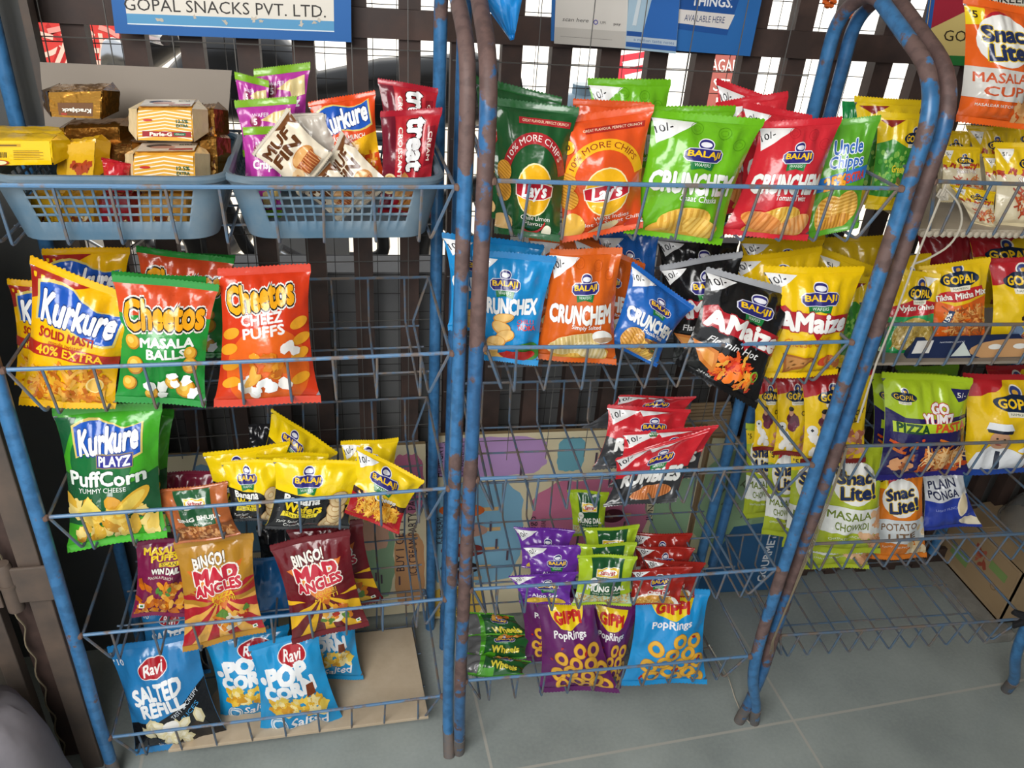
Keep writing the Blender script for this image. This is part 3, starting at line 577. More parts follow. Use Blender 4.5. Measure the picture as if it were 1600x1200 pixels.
def dz_refill():
    d = D(1.15, '#2c80bd', bot='#2c80bd'); d.poly('#14171d', [(0, .07), (1, .07), (1, .70), (.62, .50), (.35, .40), (0, .36)]); ravi(d, .46, .92, .34); d.text('#f3f5f6', 'SALTED', .44, .70, .60, .15, rot=9, bold=.06, shear=.1); d.text('#f3f5f6', 'REFILL', .46, .545, .54, .12, rot=9, bold=.06, shear=.1); d.text('#e4eef6', "'10", .07, .99, .12, .06)
    d.text('#dfe9f2', 'TASTY & CRISPY', .72, .52, .40, .045, rot=30, bold=.05); d.text('#4aa3dc', 'SLICES', .76, .45, .24, .045, rot=30, bold=.05)
    R = d.rng
    for k in range(16): x, y, a = R.uniform(.2, .85), R.uniform(.16, .40), R.uniform(0, 3); d.ell('#e8dcae', x, y, .10, .055, math.degrees(a), n=6, sub=k % 9 + 2); d.ell('#f4ecd0', x, y, .075, .03, math.degrees(a), n=6, sub=k % 9 + 2.5)
    d.lay += 3; d.ell('#f6f4ee', .5, .34, .10, .06, 10); d.text('#dfe3e8', 'SIMPLY BITE', .45, .10, .36, .04, rot=5); return d
def dz_popcorn():
    d = D(1.25, '#1f97d4'); ravi(d, .58, 1.05, .42); d.text('#f4f7f9', 'POP', .46, .86, .58, .18, rot=6, bold=.09); d.text('#f4f7f9', 'CORN', .46, .67, .70, .17, rot=6, bold=.09); d.lumps(['#e9b52f', '#f4d257', '#f0c544', '#d79a22', '#f8e4a0'], .16, .34, .86, .54, 44, .065, .35, .85); d.poly('#7a3b22', [(.68, .56), (.80, .57), (.79, .70), (.69, .69)]); d.text('#f4f7f9', 'Salted', .62, .22, .52, .12, rot=5, bold=.02, shear=.35); d.ring('#e3f0f7', .24, .19, .095, .11); d.ring('#e3f0f7', .24, .19, .06, .085); d.ell('#f1f5f8', .1, .78, .05, .05) ; return d
def dz_lays(base, band, bandtx, seal, fl, lettercol='#f4f0e6'):
    d = D(1.30, base, seal, base); d.rect(band if band != '#f0b01e' else '#a8281f', .36 if band == '#f0b01e' else .3, 1.09, .95, 1.15); d.text('#f3e3c4', 'GREAT FLAVOUR, PERFECT CRUNCH', .63, 1.12, .58, .03, bold=.02)
    d.arc(band, .53, .54, .37, .48, 14, 166); d.arctext(bandtx, '10% MORE CHIPS', .53, .54, .395, .062, 150, 34, .03)
    d.ell('#f2e3b0', .55, .48, .265, .255); d.ell('#f0b41f', .55, .48, .25, .24); d.op('#f4ece0', [(.27, .54), (.4, .55), (.56, .56), (.70, .555), (.83, .535), (.82, .43), (.70, .395), (.56, .38), (.4, .39), (.28, .42)], [(0, 1, 8, 9), (1, 2, 7, 8), (2, 3, 6, 7), (3, 4, 5, 6)]); d.op('#bf2032', [(.285, .53), (.4, .54), (.56, .55), (.70, .545), (.815, .525), (.805, .44), (.70, .405), (.56, .39), (.4, .40), (.295, .43)], [(0, 1, 8, 9), (1, 2, 7, 8), (2, 3, 6, 7), (3, 4, 5, 6)])
    d.text('#ffffff', "Lay's", .55, .462, .36, .165, rot=2, bold=.05, shear=.15); 
    for i, t in enumerate(fl): d.text(lettercol, t, .60, .215 - i * .055, .07 + .034 * len(t), .045 if i == 0 else .04, bold=.005)
    for y, r in ((.63, .10), (.45, .11)): d.chip(.10, y, r, r * 1.05, 60, '#e4a53c', '#c07f22')
    if base.startswith('#1'): d.ell('#efe9d0', .78, .09, .08, .06, 40); d.ell('#d9b072', .1, .12, .16, .1); d.arc('#c42a2a', .55, .3, .22, .245, 240, 330)
    else: d.ell('#e9b64c', .12, .16, .15, .14); d.ell('#e6d3a0', .5, .10, .20, .05, 12); d.ell('#cf4028', .86, .09, .1, .05)
    d.ell('#f0b41f', .16, .985, .075, .075) if not base.startswith('#1') else None; d.text('#6a2a10', '10', .16, .985, .07, .06, bold=.03) if not base.startswith('#1') else None
    return d
def dz_crunchem(base, fl, title='CRUNCHEM', dark=None, pic='chip'):
    d = D(1.32, base); price(d, .42, .26)
    for x, y in ((.42, 1.17), (.68, 1.14), (.86, 1.04)): d.ring(dark or base, x, y, .062, .067, sq=.9); d.ring(dark or base, x, y, .038, .041, sq=.7)
    logo_b(d, .52, .91, .40); d.text('#f3f3ef', title, .49, .62, .84, .195, rot=1, bold=.065, out=(('#c9c9c4', .08),)); d.text('#f3f3ef', fl, .58, .475, .4, .06, bold=.015)
    d.lay += 1; d.ell('#e0a73c', .54, .14, .36, .10, 6); d.chip(.52, .24, .26, .14, 12, '#eebf55', '#d6a038', 9); d.chip(.70, .18, .19, .10, -20, '#f0c662', '#d9a640', 7); return d
def dz_salted():
    d = dz_crunchem('#d2601c', 'Simply Salted', dark='#b54d12'); d.lay += 1; d.chip(.45, .27, .34, .13, 14, '#ead39a', '#d4b874', 12); d.chip(.66, .20, .22, .10, -15, '#efdcae', '#d9c083', 9); d.ell('#efeee9', .80, .37, .13, .075, -10); d.ell('#b89a7e', .82, .335, .12, .03); return d
def dz_tomato():
    d = dz_crunchem('#cf2b37', 'Tomato Twist', dark='#ad1f2c'); d.chip(.35, .20, .25, .10, -14, '#ef9d55', '#d9803a', 8); d.chip(.72, .16, .22, .12, 30, '#f0b070', '#dd8f4a', 8); return d
def dz_masala_blue():
    d = dz_crunchem('#1f62b4', 'Masala Masti', dark='#174f94'); d.lay += 1; d.chip(.28, .28, .20, .15, 60, '#d9a04a', '#b97f2c', 8); d.lumps(['#6a4a2a', '#3f5a2a', '#8a5a30'], .48, .22, .76, .38, 30, .035); d.rect('#f1f3f1', .8, .08, .88, .15); d.rect('#1d7a3c', .825, .1, .855, .13); return d
def dz_crunchex():
    d = D(1.36, '#1d8acb', '#1c7fbe'); price(d, .3, .22); logo_b(d, .40, .99, .42); d.text('#f3f5f5', 'CRUNCHEX', .46, .735, .86, .18, rot=2, bold=.065, out=(('#c7d5df', .08),)); d.text('#d9413a', 'CHILLI', .74, .56, .26, .05, rot=2, bold=.02); d.text('#d9413a', 'TADKA', .76, .49, .28, .06, rot=2, bold=.03); d.ell('#3d7a2e', .82, .19, .2, .12); d.lay += 1
    for x, y, a in ((.40, .60, 10), (.38, .47, -15), (.44, .37, 12), (.30, .28, 5), (.20, .18, -10)): d.ell('#d9973c', x, y, .155, .06 + .03 * (y < .5), a); d.ell('#f0c377', x, y + .008, .14, .045 + .03 * (y < .5), a)
    d.ell('#b3251f', .62, .12, .32, .07, 8); d.ell('#e2b15a', .3, .1, .2, .045, -20); return d
def dz_amaize(black=True):
    base = '#141416' if black else '#f2c70f'; d = D(1.34, base, '#a9abb0' if black else None); price(d, .32, .2); logo_b(d, .55, 1.0, .44)
    d.poly('#b3202c', [(.02, .86), (.15, .93), (.22, .86), (.97, .80), (.98, .58), (.62, .62), (.55, .52), (.48, .62), (.04, .66)]); d.text('#f7f5f2', 'AMaize', .50, .735, .86, .21, rot=-2, bold=.06, out=(('#a61f2b', .13),))
    if black:
        d.text('#ececec', "Flamin' Hot", .45, .515, .60, .085, rot=1, bold=.01, shear=.3); d.lumps(['#e0401e', '#f07a22', '#c42318', '#f5a33a'], .30, .12, .82, .38, 46, .06, .45, .5); d.lumps(['#f2602a', '#e23a1c', '#f6b545'], .4, .3, .72, .46, 16, .05, .6, .4); d.poly('#d07a2c', [(.02, .42), (.30, .40), (.36, .14), (.16, .2)]); d.poly('#e59a48', [(.07, .38), (.27, .36), (.32, .2), (.18, .24)]); d.ring('#8ec63a', .80, .30, .05, .065); d.text('#d7d7d7', '24+6g', .3, .09, .16, .04)
    else:
        d.text('#d9761a', 'Cheese Chilli', .45, .50, .60, .095, rot=2, bold=.005, shear=.3); d.poly('#a86328', [(.16, .36), (.62, .31), (.22, .08)]); d.poly('#c98a4a', [(.2, .33), (.52, .30), (.24, .13)]); d.ell('#c7472a', .74, .24, .10, .055, 20); d.lumps(['#d99a5a', '#c2703a'], .74, .16, .95, .28, 8, .06); d.text('#c98a1e', 'Nacho chips', .55, .105, .34, .045, rot=4, shear=.3)
    return d
def dz_rumbles():
    d = D(.80, '#d02a35', bot='#38393c'); d.poly('#37383b', [(0, .04), (1, .04), (1, .40), (.75, .36), (.5, .42), (.25, .34), (0, .42)]); price(d, .4, .2); d.poly('#f1eeee', [(.38, .745), (.75, .73), (.42, .67)]); logo_b(d, .58, .52, .34); d.text('#f2f2ef', 'RUMBLES', .54, .32, .78, .15, rot=2, bold=.07, out=(('#9b9b99', .11),)); d.chip(.60, .13, .28, .07, 5, '#e59a62', '#b96a36', 14); return d
def dz_uncle():
    d = D(1.35, '#5ba32c'); d.text('#2f66b8', 'Uncle', .54, 1.02, .54, .16, bold=.03, out=(('#eef3fa', .10),)); d.text('#2f66b8', 'Chipps', .54, .83, .64, .18, bold=.03, out=(('#eef3fa', .10),)); d.poly('#2f78c4', [(0, .52), (1, .62), (1, .78), (0, .68)]); d.text('#f0a62a', '25%', .36, .62, .40, .14, rot=5, bold=.06, out=(('#3a1d10', .10),)); d.text('#d9442c', 'EXTRA', .76, .66, .38, .10, rot=5, bold=.05)
    d.chip(.35, .25, .22, .28, 80, '#e9b552', '#cf9232', 9); d.chip(.66, .30, .2, .26, 95, '#eebf60', '#d29a3a', 9); d.chip(.5, .14, .3, .10, 5, '#e2a23e', '#c07f28', 9); return d
def dz_peas():
    d = D(1.35, '#e6c41c'); d.poly('#8c2a24', [(.05, 1.24), (.5, 1.26), (.25, 1.15)]); d.poly('#3d8a30', [(0, .92), (.3, 1.0), (.6, .9), (1, .98), (1, .2), (0, .2)]); d.lumps(['#4fa03c', '#7fb84e', '#2f7a2a', '#9ac45a'], .05, .25, .95, .85, 120, .04, .1, .9); logo_g(d, .72, 1.02, .44); d.text('#e9d43a', 'Green Peas', .6, .6, .5, .1, bold=.03); d.lumps(['#c0a24a', '#7a6a3a'], .5, .25, .9, .45, 14, .05); return d
def dz_gcream(band='#a83226'):
    d = D(1.30, '#e8c21a', bot='#d9cba6'); d.rect('#dccfae', 0, .05, 1, .82); d.lumps([band, '#b8442e'], .05, .8, .95, .9, 26, .05, .5, .5); d.poly('#f0ede4', [(.05, 1.2), (.32, 1.2), (.18, .98)]); d.text('#33332c', '5/-', .18, 1.12, .12, .06); logo_g(d, .56, .98, .44); d.text('#f2eee4', 'Shahi Mix', .58, .74, .5, .08, bold=.03, out=(('#7a2a1c', .08),)); d.sticks(['#c2502c', '#a83c22', '#d98a4a'], .3, .2, .95, .62, 60, .08, .014); return d
def dz_nylon():
    d = D(1.30, '#e9c41a', bot='#1f8a4a'); d.poly('#c22a34', [(0, .62), (1, .66), (1, .86), (.5, .90), (0, .76)]); d.poly('#2a9a58', [(0, .62), (.4, .64), (1, .68), (1, .05), (0, .05)]); d.ell('#b99c4e', .56, .36, .42, .26); d.lumps(['#cdb46a', '#b2923f', '#dcc88a', '#9c8238'], .18, .16, .94, .56, 170, .03, .3, .5); d.rect('#1d8a48', 0, .04, 1, .13); logo_g(d, .58, .98, .60); d.text('#f4efe6', 'Nylon Chivda', .56, .76, .82, .10, rot=3, bold=.04, out=(('#8c1d26', .08),)); d.poly('#f0ede4', [(.62, 1.22), (.96, 1.22), (.72, 1.08)]); return d
def dz_tikha():
    d = D(1.28, '#e7c01c', bot='#d2531c'); d.poly('#e0641c', [(0, .05), (0, .75), (.4, .62), (1, .74), (1, .05)]); d.poly('#c1272c', [(0, .72), (.2, .84), (.9, .90), (.95, .76), (.4, .68)]); d.lumps(['#c97a35', '#a85a24', '#dca058'], .3, .2, .9, .52, 30, .08); d.sticks(['#d98a3c', '#b5602a', '#e2a860', '#9c4a1c'], .25, .14, .95, .58, 110, .10, .012); logo_g(d, .52, 1.02, .62); d.text('#f4efe6', 'Tikha Mitha Mix', .52, .78, .88, .085, rot=4, bold=.04, out=(('#8c1d26', .07),)); d.poly('#20345c', [(.14, .30), (.24, .30), (.40, .54), (.30, .56)]); d.text('#f2efe6', '15%', .27, .44, .17, .07, rot=62, bold=.04); return d
def dz_family():
    d = D(1.25, '#edc61a', '#a8222a'); d.poly('#b3242c', [(0, 1.2), (0, .88), (.3, .95), (.6, 1.2)]); logo_g(d, .45, .95, .62); d.lumps(['#6b83a3', '#e4e0d8', '#8f4a3c'], .25, .12, .95, .35, 16, .09, .15, .9); d.lumps(['#d8a988', '#c08c6a'], .3, .36, .9, .46, 6, .045, .05, 1.0); d.lumps(['#2c221e'], .3, .43, .9, .48, 6, .04, .1, .5); return d
def dz_soccer():
    d = D(1.40, '#ecc41b', '#a92028', '#7a2420'); d.poly('#b3242c', [(0, 1.33), (0, 1.08), (.5, 1.2), (1, 1.33)]); logo_g(d, .44, 1.08, .50)
    d.lumps(['#c98260', '#dba184', '#b3664a'], .45, .08, .96, .55, 30, .07, .2, .6); d.lumps(['#5b2436', '#6e2a40'], .18, .52, .38, .72, 6, .10, .1, 1.0); d.lumps(['#ece8e2'], .12, .14, .34, .48, 8, .07, .2, 1.0); d.ell('#c99674', .30, .82, .055, .07); d.ell('#2a201c', .30, .875, .06, .04); d.ell('#e6e4e0', .12, .56, .085, .085); d.poly('#2b2b30', [(.09, .56), (.12, .59), (.15, .56), (.12, .53)]); d.text('#3a2a12', 'CRUNCHY', .74, .82, .42, .075, bold=.03); d.text('#3a2a12', 'BALL', .74, .72, .28, .07, bold=.03); return d
def dz_pasta():
    d = D(1.16, '#a9c428', bot='#27246e'); d.poly('#241f58', [(0, .80), (.2, .72), (1, .74), (1, .04), (0, .04)]); logo_g(d, .20, .93, .26); d.poly('#24245c', [(.76, 1.03), (.99, 1.03), (.96, .93), (.84, .90)]); d.text('#e9e4da', '5/-', .88, .97, .1, .05); d.text('#f4efee', 'GO', .60, .83, .20, .10, bold=.07, out=(('#c32a3a', .15),)); d.text('#f4efee', 'YUMZ', .58, .715, .38, .11, bold=.07, out=(('#c32a3a', .15),)); d.poly('#b7cf2e', [(.08, .56), (.99, .60), (.99, .70), (.08, .665)]); d.text('#1f4a2a', 'PIZZA', .29, .615, .34, .09, bold=.06); d.text('#d9542a', 'PASTA', .75, .635, .42, .09, bold=.06)
    d.sticks(['#d9762a', '#c25a1e'], .1, .35, .95, .5, 12, .05, .014); d.lumps(['#c2521e', '#d9702a', '#b5441a'], .35, .09, .95, .2, 24, .08, .2, .35); d.lumps(['#e0a45a', '#d28c40', '#efc083'], .5, .2, .9, .34, 18, .08, .2, .4); d.sticks(['#c97a35', '#f0c58a'], .45, .2, .9, .34, 36, .12, .008); d.lumps(['#d79a6a', '#b5663a'], .08, .15, .3, .3, 14, .05); d.dots('#e0502a', [(.1, .45), (.4, .5)], .02); return d
def dz_captain():
    d = D(1.16, '#eec51a', '#a9222a', '#23489c'); d.poly('#b3222a', [(0, .9), (.3, .98), (.42, 1.1), (0, 1.1)]); logo_g(d, .52, .87, .5); d.text('#1c2230', 'PLANET', .86, .64, .34, .1, bold=.03); d.rect('#2850a8', 0, .05, 1, .13)
    d.poly('#eceef2', [(.04, .09), (.1, .30), (.28, .40), (.46, .36), (.62, .28), (.62, .09)]); d.poly('#20263a', [(.30, .10), (.36, .10), (.35, .32), (.31, .32)]); d.ell('#cf9c78', .31, .465, .095, .115); d.poly('#eceff4', [(.17, .58), (.2, .66), (.42, .66), (.46, .585)]); d.poly('#1c2236', [(.19, .55), (.43, .555), (.44, .59), (.18, .585)]); d.dots('#33261f', [(.28, .49), (.345, .49)], .012); d.ell('#a8564c', .31, .41, .03, .012); d.ell('#dfe5ee', .72, .40, .22, .04, 12); d.lumps(['#d9974a', '#c27a30', '#e8b26c'], .66, .14, .98, .36, 30, .06, .3, .6); return d
def dz_snac(base, l1, l2, pic, A=1.55, wh='#dfe1dc', lower=None):
    d = D(A, base); d.poly('#e8c81e', [(0, A * .93), (.26, A * .93), (.22, A * .80), (0, A * .79)]); d.text('#3a2a14', "'5", .10, A * .875, .10, .08, bold=.03); d.ell('#b5202f', .42, A * .86, .17, .085, 8); d.text('#f0dfe0', 'Gopal', .42, A * .86, .18, .05); d.ell('#e9e7e2', .50, A * .69, .40, .30); d.text('#1f2d55', 'Snac', .48, A * .745, .60, .17, rot=4, bold=.06, out=(('#e3c327', .12),)); d.text('#1f2d55', 'Lite!', .56, A * .61, .60, .18, rot=6, bold=.06, out=(('#e3c327', .12),)); d.rect(wh, 0, A * .22, 1, A * .47); d.text(l2[1], l1[0], .45, A * .40, .72, .11, rot=3, bold=.025); d.text(l2[1], l1[1], .50, A * .295, .55, .11, rot=3, bold=.025); d.text('#e9ece0', l1[2], .40, A * .175, .5, .035, rot=2, bold=.01); d.lumps(pic, .66, A * .09, .96, A * .20, 12, .07, .5, .8); d.lumps(pic, .84, A * .28, 1.0, A * .46, 6, .06, .4, .8); return d
def dz_gippi(base):
    d = D(1.36, base); d.ell('#f0cf16', .5, 1.28, .30, .28, a0=180, a1=360); d.text('#c4271f', 'GIPPI', .5, 1.15, .46, .13, bold=.08); d.text('#f4f0f2', 'PopRings', .5, .93, .56, .12, rot=3, bold=.03, shear=.1)
    R = d.rng; d.lay += 1
    for k, (x, y) in enumerate(((.62, .74), (.84, .70), (.30, .62), (.52, .56), (.75, .54), (.42, .44), (.66, .38), (.88, .42), (.24, .36), (.5, .27), (.76, .24), (.3, .20), (.60, .14), (.86, .15))): d.ring('#c9861c', x, y, .045, .105, sub=k % 6 + .0); d.ring('#efb63a', x, y, .05, .098, sub=k % 6 + .5)
    d.lay += 1; d.lumps(['#b5251f'], .1, .1, .9, .8, 9, .03, .5, .6); return d
def dz_wheels():
    d = D(.62, '#255f2e', '#5fb52c', '#4a9a2c'); d.rect('#58b32a', 0, .03, .5, .10) ; d.poly('#77787a', [(0, .08), (.22, .05), (.25, .57), (0, .57)]); d.poly('#57b12b', [(.22, .04), (.30, .04), (.33, .58), (.25, .58)]); logo_b(d, .62, .38, .34); d.text('#ecdf4a', 'Wheels', .66, .17, .46, .13, bold=.05, out=(('#183d20', .10),)); d.lumps(OR, .5, .44, .9, .55, 10, .05); return d
def dz_magenta():
    d = D(1.35, '#b2399c', '#7fb02a', '#7fb02a', seal=.085); d.text('#e6d3e4', 'WAFER', .4, 1.1, .3, .06); d.ell('#8a1f4f', .3, 1.0, .11, .09); d.text('#f1e3ee', '5', .3, 1.0, .06, .09, bold=.05); d.text('#f4eef2', 'Crispz', .5, .78, .74, .17, bold=.05, shear=.1); d.poly('#e3cf95', [(.62, 1.12), (.92, 1.18), (.97, .90), (.7, .86)]); d.poly('#d9bf7c', [(.4, 1.02), (.66, 1.14), (.7, .96)]); d.lumps(['#e4cf92', '#d6b870'], .4, .2, .9, .5, 12, .1, .2, .6); return d
def dz_muffin():
    d = D(1.12, '#e6dac4', '#cfc5b5', '#c9bda8'); d.poly('#6f4322', [(.55, 1.05), (1, 1.05), (1, .8), (.86, .96), (.7, .93)]); d.text('#5c3417', 'MUF', .42, .86, .66, .19, bold=.06); d.text('#5c3417', 'FIN', .45, .63, .66, .19, bold=.06); d.ell('#c98a4a', .60, .36, .27, .15); d.ell('#e0ab6a', .58, .39, .22, .10); d.poly('#a8562c', [(.36, .34), (.84, .34), (.76, .10), (.44, .10)]); d.lay += 1
    for k in range(8): x = .40 + k * .055; d.poly('#d99a5e', [(x, .33), (x + .02, .33), (x + .018, .11), (x + .004, .11)], 1)
    d.lumps(['#c98d52', '#e8c596'], .1, .1, .36, .3, 6, .07); return d
def dz_croissant():
    d = D(1.30, '#b4232f', '#a92030', '#8c1c28'); d.rect('#6e1a2c', 0, .06, .24, 1.24); d.text('#efe6da', 'CROISSANT', .33, .78, .62, .075, rot=-90, bold=.02); d.text('#ffffff', 'treat', .60, .88, .62, .27, rot=-90, bold=.06, out=(('#3a1016', .12),)); d.poly('#8c1a28', [(.80, .62), (.96, .66), (.94, 1.1), (.80, 1.08)]); d.text('#f0dfd4', 'CREAM', .87, .86, .34, .06, rot=-90, bold=.02)
    d.lumps(['#d9a464', '#c2854a', '#e6bd84'], .3, .12, .85, .40, 16, .14, .15, .6); d.ell('#e8cf9c', .16, .40, .15, .13); d.ring('#c99a56', .16, .40, .05, .065); d.ring('#c99a56', .16, .40, .09, .105); d.ell('#a8622e', .66, .2, .24, .10, 25); d.ell('#d3924e', .65, .21, .20, .06, 25); return d
def dz_krack():
    d = D(.62, '#a97a33', '#8a6126', '#8a6126'); d.rect('#6b4520', .15, .05, .85, .36); d.text('#efe8dc', 'Krackjack', .52, .19, .58, .12, rot=180, bold=.05, out=(('#2e1a0c', .12),)); d.rect('#a83a2a', .20, .06, .32, .11); return d
def dz_parle(k=0):
    d = D(.78, '#e2a83c', '#cfa25a', '#c79a54'); d.lay += 1
    for i in range(9):
        y = .04 + i * .085; d.op('#f2e6cc', [(0, y), (.5, y + .10), (1, y), (1, y + .03), (.5, y + .13), (0, y + .03)], [(0, 1, 4, 5), (1, 2, 3, 4)], 1)
    d.rect('#9c2226', .08, .10, .98, .24); d.text('#f4ead8', 'Parle-G', .42, .17, .4, .09, bold=.06); d.rect('#1f6a42', .66, .14, .88, .21); d.text('#e6efe4', 'Gluco', .77, .175, .16, .04)
    d.text('#2c5a3c', '12.5%', .82, .50, .22, .08, bold=.04); d.text('#2c5a3c', 'EXTRA', .82, .39, .22, .07, bold=.04); d.ell('#c23a36', .18, .53, .09, .03) ; return d
def dz_ptop():
    d = D(.5, '#d9b07a'); d.rect('#efe4d2', 0, .03, 1, .47); d.ell('#3a2a22', .34, .3, .22, .09); d.ell('#cf9c84', .42, .22, .22, .08); d.rect('#a83034', .55, .06, .96, .14); d.text('#2c5a3c', 'EXTRA', .8, .35, .22, .06, bold=.03); return d
def dz_yellow_b():
    d = D(.50, '#f0c211', '#e6b80f', '#e6b80f'); d.rect('#c99a10', .1, .38, .6, .44); d.rect('#5c420c', .14, .398, .55, .42); d.lay += 1
    R = d.rng; x = .08
    while x < .40: w = R.uniform(.004, .012); d.poly('#4a380e', [(x, .16), (x + w, .16), (x + w, .27), (x, .27)], 1); x += w + R.uniform(.005, .012)
    for i in range(6): d.rect('#8f6f14', .5, .12 + .035 * i, .9 - .05 * (i % 2), .13 + .035 * i)
    d.ell('#a8401c', .3, .06, .14, .06); d.ell('#f4e2a8', .3, .06, .11, .045); return d
def dz_plain(c, t=None, tc='#f0e8da', A=1.3, extra=None):
    d = D(A, c); 
    if t: d.text(tc, t, .5, A * .62, .7, .13, bold=.05)
    if extra: d.lumps(extra, .15, .15, .85, A * .45, 26, .09)
    return d

# ------------------------------------------------------------------ plastic tubs on the left rack's top shelf
def tub(px0, px1, label):
    z0 = RL.t[0] - LIP + .004; h = .082; y0, y1 = .018, .27
    xa = (RL.at(px0, 290, .02) - RL.o) @ RL.s; xb = (RL.at(px1, 290, .02) - RL.o) @ RL.s
    root = empty('plastic_tub', tuple(RL.P((xa + xb) / 2, (y0 + y1) / 2, z0)), label, 'basket', 'blue plastic tubs')
    def ring(t):                                  # t 0 bottom .. 1 rim; returns perimeter points with hole flags
        ins = .020 * (1 - t); R = .035; x0, x1, ya, yb = xa + ins, xb - ins, y0 + ins * .4, y1 - ins * .4; pts = []; hol = []
        def seg(a, b, n, holes):
            L = n * 2 + 1
            for k in range(L):
                f = (k // 2 * 1.0 + (0 if k % 2 == 0 else .22)) / (n + .22); pts.append(a + (b - a) * f); hol.append(holes and k % 2 == 1)
        def corner(cx, cy, a0):
            for k in range(5): a = math.radians(a0 + 90 * k / 5); pts.append(np.array([cx + R * math.cos(a), cy + R * math.sin(a)])); hol.append(False)
        V = lambda x, y: np.array([x, y])
        seg(V(x0 + R, ya), V(x1 - R, ya), 15, True); corner(x1 - R, ya + R, -90); seg(V(x1, ya + R), V(x1, yb - R), 9, True); corner(x1 - R, yb - R, 0)
        seg(V(x1 - R, yb), V(x0 + R, yb), 15, True); corner(x0 + R, yb - R, 90); seg(V(x0, yb - R), V(x0, ya + R), 9, True); corner(x0 + R, ya + R, 180)
        return pts, hol
    ts = [0, .10, .30]; hz = [0, 0, 0]
    for k in range(4): ts += [.30 + .145 * k + .105, .30 + .145 * (k + 1)]; hz[-1] = 1; hz += [0, 0]
    ts += [1.0]; m = MB(); rows = []
    for t in ts:
        p, hol = ring(t); rows.append([RL.P(x, y, z0 + h * t) for x, y in p])
    n = len(rows[0]); V = [q for r in rows for q in r]; F = []
    holerow = [(.30 + .145 * k - .001 <= ts[j] <= .30 + .145 * k + .001) for j in range(len(ts) - 1) for k in [round((ts[j] - .30) / .145)]] 
    for j in range(len(ts) - 1):
        hr = any(abs(ts[j] - (.30 + .145 * k)) < 1e-6 for k in range(4)) and ts[j] < .80
        for i in range(n):
            if hr and hol[i]: continue
            F.append((j * n + i, j * n + (i + 1) % n, (j + 1) * n + (i + 1) % n, (j + 1) * n + i))
    F.append(tuple(range(n))[::-1]); m.add(V, F)
    o = m.build('tub_wall', M_TUB, root); md = o.modifiers.new('thick', 'SOLIDIFY'); md.thickness = .0022; md.offset = 0
    r = MB(); pts, _ = ring(1.0); pts = [RL.P(x + (-.006 if x < (xa + xb) / 2 else .006) * 0, y, z0 + h) for x, y in pts]
    r.tube(pts[::1], .0062, 8, closed=True); r.build('rim', M_TUB, root)
tub(-22, 352, 'dusty blue plastic tub of biscuit packs with lattice sides')
tub(352, 692, 'dusty blue plastic tub of wafers, muffins and croissant packets')
TZ = RL.t[0] - LIP + .012
flat_panel('card_divider', [RL.at(62, 97, .262), RL.at(362, 110, .262), RL.at(352, 240, .25), RL.at(72, 215, .25)], D(1, '#8d8378'), .003, 'grey card divider standing behind the biscuit packs in the left tub', 'cardboard', edge='#7d7468')

